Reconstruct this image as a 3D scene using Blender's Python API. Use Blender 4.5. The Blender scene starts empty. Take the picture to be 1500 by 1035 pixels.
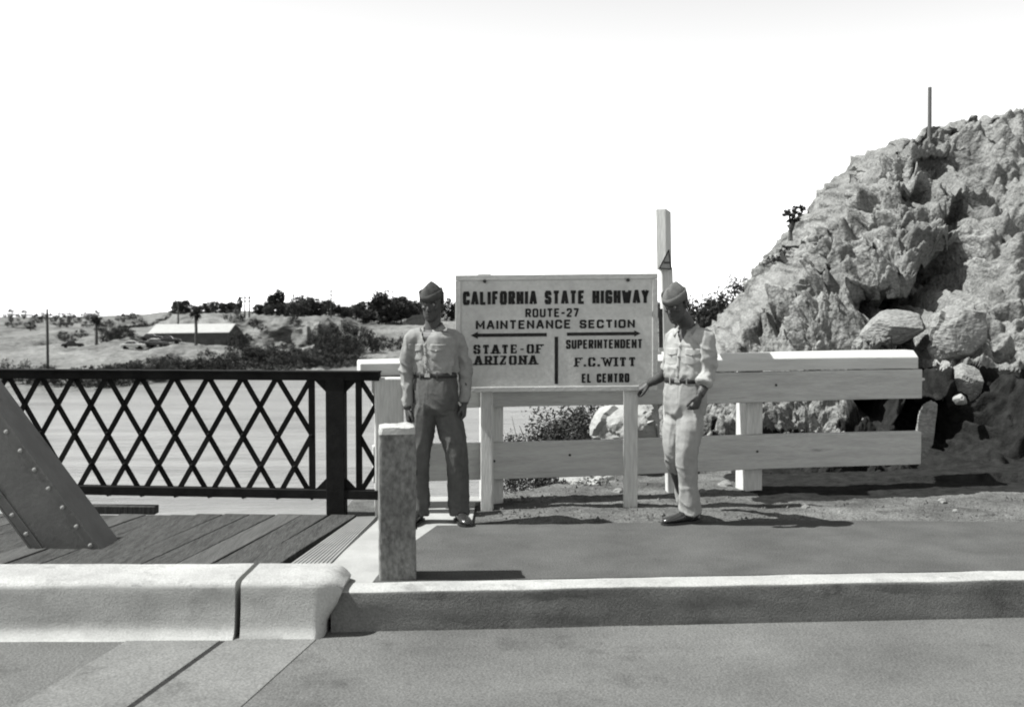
import bpy, bmesh, math, random
import numpy as np
from mathutils import Vector, Matrix
from mathutils.bvhtree import BVHTree

S = bpy.context.scene
COL = S.collection
rnd = random.Random(7)
R = math.radians

# ------------------------------------------------------------------ camera
F = 1600.0                      # focal length in pixels of the 1500 wide photograph
CAMZ = 1.57
PITCH = math.atan(62.5 / F)
cd = bpy.data.cameras.new('camera')
cam = bpy.data.objects.new('camera', cd); COL.objects.link(cam)
cam.location = (0, 0, CAMZ)
cam.rotation_euler = (math.pi / 2 - PITCH, 0, 0)
cd.sensor_width = 36.0
cd.lens = 36.0 * F / 1500.0
cd.clip_start = 0.1
cd.clip_end = 9000
cd.dof.use_dof = True
cd.dof.focus_distance = 8.4
cd.dof.aperture_fstop = 3.6
S.camera = cam

# ------------------------------------------------------------------ light
SUN_EL = R(54)
SUN_AZ_TRAVEL = R(2.5)           # direction the light travels, measured from +X
w = bpy.data.worlds.new('World'); S.world = w; w.use_nodes = True
nt = w.node_tree; nt.nodes.clear()
sky = nt.nodes.new('ShaderNodeTexSky'); sky.sky_type = 'NISHITA'
sky.sun_disc = False; sky.sun_elevation = SUN_EL
sky.sun_rotation = R(270 - 2.5)
sky.dust_density = 0.2; sky.air_density = 1.0; sky.ozone_density = 1.0
# black-and-white film behind a light yellow filter: the grey of the sky is mostly its red with some green
sepc = nt.nodes.new('ShaderNodeSeparateColor'); bw = nt.nodes.new('ShaderNodeMix'); bw.data_type = 'FLOAT'; bw.inputs[0].default_value = 0.30
bg = nt.nodes.new('ShaderNodeBackground'); bg.inputs['Strength'].default_value = 0.15
wo = nt.nodes.new('ShaderNodeOutputWorld')
nt.links.new(sky.outputs[0], sepc.inputs[0]); nt.links.new(sepc.outputs[0], bw.inputs[2]); nt.links.new(sepc.outputs[1], bw.inputs[3]); nt.links.new(bw.outputs[0], bg.inputs[0]); nt.links.new(bg.outputs[0], wo.inputs[0])
ld = bpy.data.lights.new('sun', 'SUN'); ld.energy = 4.4; ld.angle = R(0.5); ld.color = (1, 0.995, 0.985)
sun = bpy.data.objects.new('sun', ld); COL.objects.link(sun)
trav = Vector((math.cos(SUN_EL) * math.cos(SUN_AZ_TRAVEL), math.cos(SUN_EL) * math.sin(SUN_AZ_TRAVEL), -math.sin(SUN_EL)))
sun.rotation_euler = trav.to_track_quat('-Z', 'Y').to_euler()
sun.location = (-20, 5, 30)
S.view_settings.view_transform = 'Standard'; S.view_settings.look = 'None'
S.view_settings.gamma = 1.0; S.view_settings.use_curve_mapping = False
S.view_settings.exposure = 1.4
S.render.engine = 'CYCLES'
try:
    S.cycles.pixel_filter_type = 'BLACKMAN_HARRIS'; S.cycles.filter_width = 2.0
except Exception:
    pass

# ------------------------------------------------------------------ helpers
cp, sp = math.cos(PITCH), math.sin(PITCH)
def ray(px, py):
    u = (px - 750) / F; v = (517.5 - py) / F
    return Vector((u, cp + v * sp, -sp + v * cp))
def P(px, py, Y):
    d = ray(px, py); return Vector((0, 0, CAMZ)) + d * (Y / d.y)
def G(px, py, z=0.0):
    d = ray(px, py); return Vector((0, 0, CAMZ)) + d * ((z - CAMZ) / d.z)

class MB:
    def __init__(s): s.v = []; s.f = []; s.smooth = False
    def add(s, vs, fs):
        o = len(s.v); s.v += [Vector(q) for q in vs]; s.f += [tuple(i + o for i in f) for f in fs]
    def box(s, c, d, rz=0, M=None):
        hx, hy, hz = d[0] / 2, d[1] / 2, d[2] / 2
        q = [Vector((x, y, z)) for x in (-hx, hx) for y in (-hy, hy) for z in (-hz, hz)]
        m = M if M else Matrix.Rotation(rz, 3, 'Z')
        s.add([m @ p + Vector(c) for p in q], [(0, 1, 3, 2), (4, 6, 7, 5), (0, 4, 5, 1), (2, 3, 7, 6), (0, 2, 6, 4), (1, 5, 7, 3)])
    def bar(s, a, b, wd, th, up=(0, 0, 1)):
        """square bar from a to b; wd across, th along 'up'"""
        a = Vector(a); b = Vector(b); t = (b - a).normalized(); u = Vector(up); x = t.cross(u).normalized(); u = x.cross(t).normalized()
        q = []
        for p in (a, b):
            for i, j in ((-1, -1), (1, -1), (1, 1), (-1, 1)): q.append(p + x * (i * wd / 2) + u * (j * th / 2))
        s.add(q, [(0, 3, 2, 1), (4, 5, 6, 7), (0, 1, 5, 4), (1, 2, 6, 5), (2, 3, 7, 6), (3, 0, 4, 7)])
    def prism(s, poly, off):
        n = len(poly); off = Vector(off); vs = [Vector(p) for p in poly] + [Vector(p) + off for p in poly]
        s.add(vs, [tuple(range(n - 1, -1, -1)), tuple(range(n, 2 * n))] + [(i, (i + 1) % n, n + (i + 1) % n, n + i) for i in range(n)])
    def loft(s, rings, cap=True):
        """rings: lists of points, same count"""
        n = len(rings[0]); vs = [p for r in rings for p in r]; fs = []
        for k in range(len(rings) - 1):
            for i in range(n):
                j = (i + 1) % n; fs.append((k * n + i, k * n + j, (k + 1) * n + j, (k + 1) * n + i))
        if cap:
            fs.append(tuple(range(n - 1, -1, -1))); fs.append(tuple((len(rings) - 1) * n + i for i in range(n)))
        s.add(vs, fs)
    def tube(s, pts, rad, n=12, ref=(0, 1, 0), cap=True):
        """rad: radius or (across, along-ref) pairs"""
        pts = [Vector(p) for p in pts]; rings = []
        for k, p in enumerate(pts):
            t = (pts[min(k + 1, len(pts) - 1)] - pts[max(k - 1, 0)]).normalized()
            rf = Vector(ref); x = t.cross(rf)
            if x.length < 1e-3: x = t.cross(Vector((1, 0, 0)))
            x.normalize(); y = x.cross(t).normalized()
            r = rad[k] if isinstance(rad, (list, tuple)) else rad
            rx, ry = r if isinstance(r, (list, tuple)) else (r, r)
            rings.append([p + x * (rx * math.cos(a)) + y * (ry * math.sin(a)) for a in [2 * math.pi * i / n for i in range(n)]])
        s.loft(rings, cap)
    def ball(s, c, r, n=12, m=8, M=None):
        r = Vector(r) if not isinstance(r, (int, float)) else Vector((r, r, r)); rings = []
        M = M or Matrix.Identity(3)
        for k in range(m + 1):
            ph = -math.pi / 2 + math.pi * k / m; ph = max(-1.5, min(1.5, ph))
            rings.append([Vector(c) + M @ Vector((r.x * math.cos(ph) * math.cos(a), r.y * math.cos(ph) * math.sin(a), r.z * math.sin(ph))) for a in [2 * math.pi * i / n for i in range(n)]])
        s.loft(rings)
    def mesh(s, name, loc=(0, 0, 0)):
        me = bpy.data.meshes.new(name); l = Vector(loc)
        me.from_pydata([tuple(v - l) for v in s.v], [], s.f); me.update()
        bm = bmesh.new(); bm.from_mesh(me); bmesh.ops.recalc_face_normals(bm, faces=bm.faces); bm.to_mesh(me); bm.free()
        return me
    def build(s, name, mat, parent=None, smooth=False, bevel=0, segs=2, loc=None):
        l = Vector(loc) if loc is not None else (world_loc(parent) if parent else Vector((0, 0, 0)))
        me = s.mesh(name, l); me.materials.append(mat)
        if smooth:
            for p in me.polygons: p.use_smooth = True
        o = bpy.data.objects.new(name, me); COL.objects.link(o)
        if parent: o.parent = parent
        else: o.location = l
        if bevel:
            b = o.modifiers.new('bevel', 'BEVEL'); b.width = bevel; b.segments = segs; b.limit_method = 'ANGLE'; b.angle_limit = R(40)
        return o

def world_loc(o):
    l = Vector(o.location)
    while o.parent: o = o.parent; l = l + Vector(o.location)
    return l
def tag(o, label=None, cat=None, group=None, kind=None):
    if label: o['label'] = label
    if cat: o['category'] = cat
    if group: o['group'] = group
    if kind: o['kind'] = kind
    return o
def thing(name, label, cat, loc=(0, 0, 0), group=None):
    o = bpy.data.objects.new(name, None); COL.objects.link(o); o.location = loc
    o.empty_display_size = 0.1
    return tag(o, label, cat, group)
def raw(name, V, Fc, mat, parent=None, smooth=False, loc=(0, 0, 0)):
    me = bpy.data.meshes.new(name); V = np.asarray(V, dtype=np.float64) - np.array(loc)
    Fc = np.asarray(Fc, dtype=np.int32); n, k = Fc.shape
    me.vertices.add(len(V)); me.vertices.foreach_set('co', V.astype(np.float32).ravel())
    me.loops.add(n * k); me.loops.foreach_set('vertex_index', Fc.ravel())
    me.polygons.add(n); me.polygons.foreach_set('loop_start', np.arange(0, n * k, k, dtype=np.int32))
    me.polygons.foreach_set('loop_total', np.full(n, k, dtype=np.int32))
    if smooth: me.polygons.foreach_set('use_smooth', np.ones(n, dtype=bool))
    me.update(calc_edges=True); me.validate(); me.materials.append(mat)
    o = bpy.data.objects.new(name, me); COL.objects.link(o)
    if parent: o.parent = parent
    else: o.location = loc
    return o
def grid_faces(nu, nv):
    i = np.arange(nu - 1)[:, None] * nv + np.arange(nv - 1)[None, :]; i = i.ravel()
    return np.stack([i, i + nv, i + nv + 1, i + 1], 1)
def copy_tree(o, parent=None):
    c = o.copy(); COL.objects.link(c); c.parent = parent
    for ch in list(o.children): copy_tree(ch, c)
    return c

# numpy noise
_rs = np.random.RandomState(3)
PERM = np.tile(_rs.permutation(256), 2)
GR = _rs.normal(size=(256, 3)); GR /= np.linalg.norm(GR, axis=1)[:, None]
def _h(i, j, k): return PERM[(PERM[(PERM[i & 255] + j) & 255] + k) & 255]
def perlin(p):
    p = np.asarray(p, float); i = np.floor(p).astype(int); f = p - i; u = f * f * f * (f * (f * 6 - 15) + 10); out = 0
    for a in (0, 1):
        for b in (0, 1):
            for c in (0, 1):
                g = GR[_h(i[:, 0] + a, i[:, 1] + b, i[:, 2] + c)]
                d = g[:, 0] * (f[:, 0] - a) + g[:, 1] * (f[:, 1] - b) + g[:, 2] * (f[:, 2] - c)
                out = out + d * (u[:, 0] if a else 1 - u[:, 0]) * (u[:, 1] if b else 1 - u[:, 1]) * (u[:, 2] if c else 1 - u[:, 2])
    return out * 1.5
def fbm(p, o=4, g=0.5):
    s = 0; a = 1; p = np.asarray(p, float)
    for k in range(o): s = s + a * perlin(p + 17.3 * k); p = p * 2.03; a *= g
    return s
def worley(p, seed=0):
    p = np.asarray(p, float); i = np.floor(p).astype(int); f1 = np.full(len(p), 9.0); f2 = f1.copy(); cid = np.zeros(len(p))
    for a in (-1, 0, 1):
        for b in (-1, 0, 1):
            for c in (-1, 0, 1):
                q = i + np.array([a, b, c]); h = _h(q[:, 0] + seed, q[:, 1], q[:, 2])
                pt = q + np.stack([PERM[h] / 256., PERM[h + 1] / 256., PERM[(h + 77) & 255] / 256.], 1)
                d = np.linalg.norm(pt - p, axis=1); m = d < f1
                f2 = np.where(m, f1, np.minimum(f2, d)); cid = np.where(m, PERM[h] / 256., cid); f1 = np.where(m, d, f1)
    return f1, f2, cid
def sstep(a, b, x):
    t = np.clip((x - a) / (b - a), 0, 1); return t * t * (3 - 2 * t)

# ------------------------------------------------------------------ materials
MATS = {}
ALB = 0.60
def grey(v): v *= ALB; return (v * 0.985, v, v * 0.965, 1)
def mat(name, lo, hi, scale=4.0, rough=0.85, bump=0.0, bscale=40.0, detail=6.0, stretch=(1, 1, 1), spots=None, extra=None, metallic=0, spec=0.3, bdist=0.01, coords='Object', cracks=None, fine=None):
    """two-tone procedural grey; noise at 'scale', fine bump at 'bscale'; spots=(value, scale, threshold)"""
    m = bpy.data.materials.new(name); m.use_nodes = True; n = m.node_tree.nodes; L = m.node_tree.links
    b = n['Principled BSDF']; b.inputs['Roughness'].default_value = rough; b.inputs['Metallic'].default_value = metallic
    b.inputs['Specular IOR Level'].default_value = spec if rough < .85 else spec * .15
    tc = n.new('ShaderNodeTexCoord'); mp = n.new('ShaderNodeMapping'); mp.inputs['Scale'].default_value = stretch
    L.new(tc.outputs[coords], mp.inputs[0])
    ns = n.new('ShaderNodeTexNoise'); ns.inputs['Scale'].default_value = scale; ns.inputs['Detail'].default_value = detail; ns.inputs['Roughness'].default_value = 0.65
    L.new(mp.outputs[0], ns.inputs['Vector'])
    cr = n.new('ShaderNodeValToRGB'); cr.color_ramp.elements[0].position = 0.32; cr.color_ramp.elements[1].position = 0.68
    cr.color_ramp.elements[0].color = grey(lo); cr.color_ramp.elements[1].color = grey(hi); L.new(ns.outputs[0], cr.inputs[0])
    col = cr.outputs[0]
    if spots:
        n2 = n.new('ShaderNodeTexNoise'); n2.inputs['Scale'].default_value = spots[1]; n2.inputs['Detail'].default_value = 12; n2.inputs['Roughness'].default_value = 0.7; L.new(mp.outputs[0], n2.inputs['Vector'])
        c2 = n.new('ShaderNodeValToRGB'); c2.color_ramp.elements[0].position = spots[2]; c2.color_ramp.elements[1].position = spots[2] + 0.14
        L.new(n2.outputs[0], c2.inputs[0]); mx = n.new('ShaderNodeMix'); mx.data_type = 'RGBA'
        L.new(c2.outputs[0], mx.inputs[0]); L.new(col, mx.inputs[6]); mx.inputs[7].default_value = grey(spots[0]); col = mx.outputs[2]
    if fine:      # fine speckle: (scale, strength)
        n4 = n.new('ShaderNodeTexNoise'); n4.inputs['Scale'].default_value = fine[0]; n4.inputs['Detail'].default_value = 4; L.new(mp.outputs[0], n4.inputs['Vector'])
        mr = n.new('ShaderNodeMapRange'); mr.inputs[1].default_value = .3; mr.inputs[2].default_value = .7; mr.inputs[3].default_value = 1 - fine[1]; mr.inputs[4].default_value = 1 + fine[1]; L.new(n4.outputs[0], mr.inputs[0])
        mu = n.new('ShaderNodeMix'); mu.data_type = 'RGBA'; mu.blend_type = 'MULTIPLY'; mu.inputs[0].default_value = 1; L.new(col, mu.inputs[6]); L.new(mr.outputs[0], mu.inputs[7]); col = mu.outputs[2]
    if cracks:    # (scale, width, value)
        nd = n.new('ShaderNodeTexNoise'); nd.inputs['Scale'].default_value = cracks[0] * 2.5; nd.inputs['Detail'].default_value = 6; L.new(mp.outputs[0], nd.inputs['Vector'])
        ad = n.new('ShaderNodeMix'); ad.data_type = 'RGBA'; ad.blend_type = 'ADD'; ad.inputs[0].default_value = .45; L.new(mp.outputs[0], ad.inputs[6]); L.new(nd.outputs[1], ad.inputs[7])
        vo = n.new('ShaderNodeTexVoronoi'); vo.feature = 'DISTANCE_TO_EDGE'; vo.inputs['Scale'].default_value = cracks[0]; L.new(ad.outputs[2], vo.inputs['Vector'])
        lt = n.new('ShaderNodeMath'); lt.operation = 'LESS_THAN'; lt.inputs[1].default_value = cracks[1]; L.new(vo.outputs[0], lt.inputs[0])
        mk = n.new('ShaderNodeTexNoise'); mk.inputs['Scale'].default_value = cracks[0] * 1.3; L.new(mp.outputs[0], mk.inputs['Vector']); gt_ = n.new('ShaderNodeMath'); gt_.operation = 'GREATER_THAN'; gt_.inputs[1].default_value = .5; L.new(mk.outputs[0], gt_.inputs[0])
        ml = n.new('ShaderNodeMath'); ml.operation = 'MULTIPLY'; L.new(lt.outputs[0], ml.inputs[0]); L.new(gt_.outputs[0], ml.inputs[1])
        mx2 = n.new('ShaderNodeMix'); mx2.data_type = 'RGBA'; L.new(ml.outputs[0], mx2.inputs[0]); L.new(col, mx2.inputs[6]); mx2.inputs[7].default_value = grey(cracks[2]); col = mx2.outputs[2]
    L.new(col, b.inputs['Base Color'])
    if bump:
        n3 = n.new('ShaderNodeTexNoise'); n3.inputs['Scale'].default_value = bscale; n3.inputs['Detail'].default_value = 8; L.new(mp.outputs[0], n3.inputs['Vector'])
        bp = n.new('ShaderNodeBump'); bp.inputs['Strength'].default_value = bump; bp.inputs['Distance'].default_value = bdist
        L.new(n3.outputs[0], bp.inputs['Height']); L.new(bp.outputs[0], b.inputs['Normal'])
    MATS[name] = m; return m

M_road = mat('road_surface', 0.115, 0.18, 0.9, 0.9, 0.6, 60, spots=(0.085, 1.6, 0.56), fine=(90, .35), detail=10)
M_strip = mat('road_concrete', 0.16, 0.22, 2.0, 0.9, 0.35, 50, spots=(0.11, 2.2, 0.56), fine=(80, .3))
M_asph = mat('asphalt_walk', 0.082, 0.125, 2.0, 0.95, 0.6, 110, spots=(0.12, 2.5, 0.56), bdist=0.006, fine=(110, .45), detail=10)
M_apron = mat('pale_concrete', 0.32, 0.44, 2.2, 0.9, 0.3, 50, spots=(0.3, 6, 0.66))
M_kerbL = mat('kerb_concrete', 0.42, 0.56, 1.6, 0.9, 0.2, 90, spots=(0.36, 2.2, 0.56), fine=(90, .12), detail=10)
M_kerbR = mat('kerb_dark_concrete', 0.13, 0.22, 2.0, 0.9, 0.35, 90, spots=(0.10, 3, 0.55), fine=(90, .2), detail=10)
M_kerbtop = mat('kerb_top_tone', 0.32, 0.47, 2.5, 0.8, 0.4, 45, spots=(0.24, 4, 0.54), fine=(90, .22))
M_bollard = mat('bollard_paint', 0.15, 0.27, 5, 0.9, 0.9, 25, stretch=(1, 1, .6), spots=(0.07, 6, 0.57), fine=(45, .35))
M_bollcap = mat('bollard_cap_pale', 0.35, 0.55, 6, 0.9, 0.7, 30, spots=(0.15, 12, 0.62))
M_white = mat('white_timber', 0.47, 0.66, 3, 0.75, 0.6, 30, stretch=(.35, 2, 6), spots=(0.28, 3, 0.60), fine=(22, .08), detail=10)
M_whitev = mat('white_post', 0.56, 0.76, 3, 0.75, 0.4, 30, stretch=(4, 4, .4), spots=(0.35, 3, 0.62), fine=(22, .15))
M_sign = mat('sign_paint', 0.58, 0.68, 3.5, 0.6, 0.15, 60, spots=(0.44, 2.5, 0.55), fine=(40, .10))
M_frame = mat('sign_frame_paint', 0.50, 0.62, 6, 0.7, 0.35, 40, spots=(0.45, 14, 0.62))
M_black = mat('black_letter_paint', 0.012, 0.04, 30, 0.8, spec=0.1)
M_steel = mat('black_steel', 0.010, 0.022, 8, 0.8, 0.2, 60, spec=0.06)
M_truss = mat('truss_paint', 0.12, 0.18, 4, 0.6, 0.2, 30, spots=(0.08, 7, 0.6))
M_rivet = mat('rivet_paint', 0.28, 0.4, 9, 0.45)
M_plank = mat('deck_timber', 0.05, 0.105, 3, 0.9, 0.9, 18, stretch=(9, .7, 1), spots=(0.035, 3, 0.57), fine=(16, .35))
M_plank2 = mat('deck_timber_pale', 0.08, 0.13, 3, 0.9, 0.8, 18, stretch=(9, .7, 1))
M_plate = mat('ribbed_plate', 0.24, 0.32, 5, 0.6, 0.3, 40)
M_dirt = mat('gravel_soil', 0.07, 0.20, 2.2, 0.95, 1.0, 60, spots=(0.06, 5, 0.54), detail=12, fine=(70, .5))
M_rock = mat('hill_rock', 0.14, 0.32, 1.6, 0.95, 1.0, 14, detail=14, spots=(0.09, 3.5, 0.55), bdist=0.05, fine=(30, .35))
M_boulder = mat('boulder_rock', 0.2, 0.34, 3, 0.95, 0.9, 14, detail=12, fine=(25, .25), stretch=(1, 1, 3), bdist=0.02)
M_pale = mat('pale_rock', 0.32, 0.45, 4, 0.95, 0.8, 16, detail=10)
M_leafd = mat('leaf_dark', 0.025, 0.06, 0.9, 0.85, coords='Generated')
M_leafm = mat('leaf_mid', 0.045, 0.10, 0.9, 0.85, coords='Generated')
M_bark = mat('bark', 0.06, 0.12, 8, 0.9, 0.5, 20)
M_far = mat('far_soil', 0.11, 0.27, 0.07, 0.95, 0.8, 0.6, detail=14, spots=(0.07, 0.12, 0.52), bdist=0.8, stretch=(1, .6, 3), fine=(1.2, .25))
M_bank = mat('near_bank_soil', 0.12, 0.28, 2, 0.95, 0.8, 20, detail=10)
M_roof = mat('white_roof', 0.40, 0.50, 1, 0.5)
M_wall = mat('barn_wall', 0.10, 0.14, 1, 0.9)
M_pole = mat('pole_wood', 0.05, 0.09, 8, 0.9)
M_car = mat('car_dark', 0.03, 0.05, 3, 0.35)
M_carw = mat('car_pale', 0.5, 0.6, 3, 0.35)
M_tyre = mat('tyre', 0.015, 0.02, 3, 0.9)
M_glass = mat('car_glass', 0.04, 0.05, 3, 0.15, spec=0.6)
M_skin = mat('skin', 0.045, 0.075, 25, 0.55, 0.15, 90)
M_lip = mat('lip', 0.06, 0.07, 25, 0.5)
M_hair = mat('hair', 0.012, 0.025, 40, 0.6, 0.5, 150)
M_shirt = mat('khaki_shirt', 0.27, 0.34, 14, 0.9, 0.35, 45, bdist=0.006)
M_pants = mat('khaki_trousers', 0.09, 0.13, 12, 0.9, 0.35, 45, bdist=0.006)
M_shirt2 = mat('khaki_shirt_light', 0.36, 0.44, 14, 0.9, 0.35, 45, bdist=0.006)
M_pants2 = mat('khaki_trousers_light', 0.30, 0.38, 12, 0.9, 0.35, 45, bdist=0.006)
M_seam = mat('seam_shade', 0.26, 0.30, 14, 0.9)
M_cap = mat('cap_cloth', 0.15, 0.20, 20, 0.9, 0.3, 60)
M_capd = mat('cap_cloth_dark', 0.07, 0.10, 20, 0.9, 0.3, 60)
M_belt = mat('belt', 0.02, 0.035, 20, 0.5)
M_brass = mat('buckle_metal', 0.35, 0.5, 20, 0.3, metallic=0.8)
M_shoe = mat('shoe_leather', 0.025, 0.04, 20, 0.25, spec=0.6)
M_eye = mat('eye_white', 0.35, 0.4, 20, 0.3)
M_iris = mat('iris', 0.01, 0.015, 20, 0.2)
M_twig = mat('twig', 0.09, 0.16, 10, 0.9)
M_steelp = mat('grey_pole', 0.10, 0.14, 10, 0.7)
M_notice = mat('notice_paper', 0.28, 0.36, 20, 0.8)
M_drk = mat('stained_dark', 0.03, 0.09, 40, 0.9)

# water
m = bpy.data.materials.new('river_water'); m.use_nodes = True; n = m.node_tree.nodes; L = m.node_tree.links; b = n['Principled BSDF']
b.inputs['Base Color'].default_value = grey(0.24); b.inputs['Roughness'].default_value = 0.3; b.inputs['Specular IOR Level'].default_value = 0.35; b.inputs['IOR'].default_value = 1.33
tc = n.new('ShaderNodeTexCoord'); mp = n.new('ShaderNodeMapping'); mp.inputs['Scale'].default_value = (0.35, 1.0, 1); mp.inputs['Rotation'].default_value = (0, 0, 0.12)
L.new(tc.outputs['Object'], mp.inputs[0])
w1 = n.new('ShaderNodeTexNoise'); w1.inputs['Scale'].default_value = 0.9; w1.inputs['Detail'].default_value = 8; w1.inputs['Roughness'].default_value = 0.6; L.new(mp.outputs[0], w1.inputs['Vector'])
bp = n.new('ShaderNodeBump'); bp.inputs['Strength'].default_value = 0.9; bp.inputs['Distance'].default_value = 0.6; L.new(w1.outputs[0], bp.inputs['Height']); L.new(bp.outputs[0], b.inputs['Normal'])
mp2 = n.new('ShaderNodeMapping'); mp2.inputs['Scale'].default_value = (0.25, 2.2, 1); L.new(tc.outputs['Object'], mp2.inputs[0])
w2 = n.new('ShaderNodeTexNoise'); w2.inputs['Scale'].default_value = 0.11; w2.inputs['Detail'].default_value = 10; w2.inputs['Roughness'].default_value = .62; L.new(mp2.outputs[0], w2.inputs['Vector'])
c2 = n.new('ShaderNodeValToRGB'); c2.color_ramp.elements[0].position = .35; c2.color_ramp.elements[1].position = .65
c2.color_ramp.elements[0].color = grey(.15); c2.color_ramp.elements[1].color = grey(.27); L.new(w2.outputs[0], c2.inputs[0]); L.new(c2.outputs[0], b.inputs['Base Color'])
M_water = m

# ================================================================== SETTING
WZ = -9.0
def sheet(name, poly, z, mt, res=0.12, amp=0.004, kind='structure', th=0.0):
    """flat polygon in xy turned into one slab"""
    me = MB(); me.prism([(p[0], p[1], z - 0.1 - th) for p in poly], (0, 0, 0.1 + th)); o = me.build(name, mt); tag(o, kind=kind); return o

# river
mb = MB(); mb.add([(-900, 4, WZ), (900, 4, WZ), (900, 900, WZ), (-900, 900, WZ)], [(0, 1, 2, 3)])
tag(mb.build('river', M_water), kind='structure')

# far bank terrain
prof = {
 -1500: [(137, 578), (150, 560), (185, 535), (220, 510), (260, 492), (320, 475), (380, 468), (460, 467), (600, 465)],
 0:   [(137, 578), (150, 560), (185, 535), (220, 510), (260, 492), (320, 475), (380, 468), (460, 467), (600, 465)],
 150: [(148, 568), (155, 556), (185, 530), (220, 507), (255, 492), (320, 474), (380, 467), (460, 466), (600, 464.5)],
 250: [(165, 557), (172, 545), (185, 520), (205, 504), (232, 497), (268, 490), (288, 470), (303, 459.5), (600, 457)],
 350: [(178, 549), (185, 538), (200, 512), (215, 507), (238, 503), (243, 478), (250, 466), (290, 460), (600, 457)],
 450: [(192, 542), (198, 532), (210, 515), (222, 509), (236, 503), (240, 474), (247, 467), (290, 463), (600, 457)],
 540: [(211, 534), (218, 522), (235, 507), (260, 492), (285, 480), (310, 472), (340, 466), (400, 461), (600, 457)],
 640: [(215, 533), (222, 520), (240, 503), (265, 487), (290, 476), (320, 469), (360, 464), (420, 460), (600, 457)],
 1200: [(215, 533), (222, 520), (240, 503), (265, 487), (290, 476), (320, 469), (360, 464), (420, 460), (600, 457)],
 4000: [(215, 533), (222, 520), (240, 503), (265, 487), (290, 476), (320, 469), (360, 464), (420, 460), (600, 457)]}
keys = sorted(prof)
cols = np.concatenate([np.linspace(-1500, 0, 40, endpoint=False), np.linspace(0, 700, 420, endpoint=False), np.linspace(700, 1500, 80, endpoint=False), np.linspace(1500, 4000, 40)])
A = np.array([prof[k] for k in keys], float)          # k,9,2
A[:, :, 1] = CAMZ - (A[:, :, 1] - 455) / F * A[:, :, 0]     # -> z
first = A[:, :1].copy(); first[:, :, 0] -= 10; first[:, :, 1] = WZ - 2.5
last = A[:, -1:].copy(); last[:, :, 0] = 6000; last[:, :, 1] = 1.0; last[[i for i, k in enumerate(keys) if k <= 150], :, 1] = -32.0
A = np.concatenate([first, A, last], 1)
def far_profile(c):
    out = np.empty((A.shape[1], 2))
    for k in range(A.shape[1]):
        for q in (0, 1): out[k, q] = np.interp(c, keys, A[:, k, q])
    return out
rows = np.concatenate([np.linspace(0, 9, 181), [9.3, 9.6, 10.0]])
V = np.empty((len(cols), len(rows), 3))
for i, c in enumerate(cols):
    pr = far_profile(c + 12 * math.sin(c * .05) + 6 * math.sin(c * 0.17))
    yy = np.interp(rows, range(A.shape[1]), pr[:, 0]); zz = np.interp(rows, range(A.shape[1]), pr[:, 1])
    V[i, :, 0] = (c - 750) / F * yy; V[i, :, 1] = yy; V[i, :, 2] = zz
Vf = V.reshape(-1, 3)
amp = np.clip((Vf[:, 1] - 140) / 60, 0.1, 1) * np.where(Vf[:, 1] > 700, 0, 1)
nz = fbm(Vf * np.array([.05, .05, .0]), 5, .55) * 0.9 * amp
gul = (np.abs(perlin(Vf * np.array([.11, .02, .1]))) * -2.6 - np.abs(perlin(Vf * np.array([.3, .05, .1]))) * 1.2) * np.exp(-((Vf[:, 1] - 245) / 18) ** 2)
Vf[:, 2] += nz * np.clip(1 - (Vf[:, 1] - 290) / 40, .12, 1) + gul
Vf[:, 1] += (perlin(Vf * .12 + 5) * 5 + perlin(Vf * .4 + 5) * 1.6) * np.exp(-((Vf[:, 1] - 245) / 25) ** 2)
FAR = raw('far_bank', Vf, grid_faces(len(cols), len(rows)), M_far); tag(FAR, kind='structure')
far_bvh = BVHTree.FromObject(FAR, bpy.context.evaluated_depsgraph_get())
def far_z(x, y):
    h = far_bvh.ray_cast(Vector((x, y, 60)), Vector((0, 0, -1)))
    return h[0].z if h[0] else -5.0
def FP(px, Y):
    x = (px - 750) / F * Y; return Vector((x, Y, far_z(x, Y)))

# near bank terrain
xe = np.array([-3, -.2, .5, 1.2, 2.0, 3.0, 5.0, 10., 40.]); ye = np.array([9.24, 9.26, 9.9, 11.4, 15., 24., 40., 70., 120.])
gx = np.concatenate([np.linspace(-1.35, 6, 300), np.linspace(6.1, 60, 60)]); gy = np.concatenate([np.linspace(7.9, 11, 150), np.linspace(11.05, 20, 60), np.linspace(20.5, 130, 80)])
X, Y = np.meshgrid(gx, gy, indexing='ij'); P3 = np.stack([X.ravel(), Y.ravel(), 0 * X.ravel()], 1)
edge = np.interp(P3[:, 0], xe, ye); d = P3[:, 1] - edge
z = np.where(d > 0, -d * 1.1, 0) + np.where(P3[:, 1] > 10, np.clip(P3[:, 0] - 3, 0, 8) * 0.05, 0)
lump = fbm(P3 * 3.1, 4) * .014 + np.maximum(fbm(P3 * 14, 3), 0) * .009
inl = sstep(8.0, 8.35, P3[:, 1] - 0.02 * P3[:, 0]) * sstep(-.35, .3, P3[:, 0])
z = z - 0.03 + inl * (.035 + lump) + np.where(P3[:, 1] > 10.5, fbm(P3 * .8, 4) * .25, 0)
z = np.maximum(z, WZ - 1.5); P3[:, 2] = z
NEAR = raw('near_bank', P3, grid_faces(len(gx), len(gy)), M_dirt, smooth=True); tag(NEAR, kind='structure')
M_shade_soil = mat('painted_shade_soil', 0.012, 0.035, 9, 0.95, 1.0, 40, detail=10)  # near-black soil colour that paints in the shadow around the rail's right end
NEAR.data.materials.append(M_shade_soil)
fc = P3[grid_faces(len(gx), len(gy))].mean(1); wob_ = fbm(fc * 2.5, 4) * .12
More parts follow.
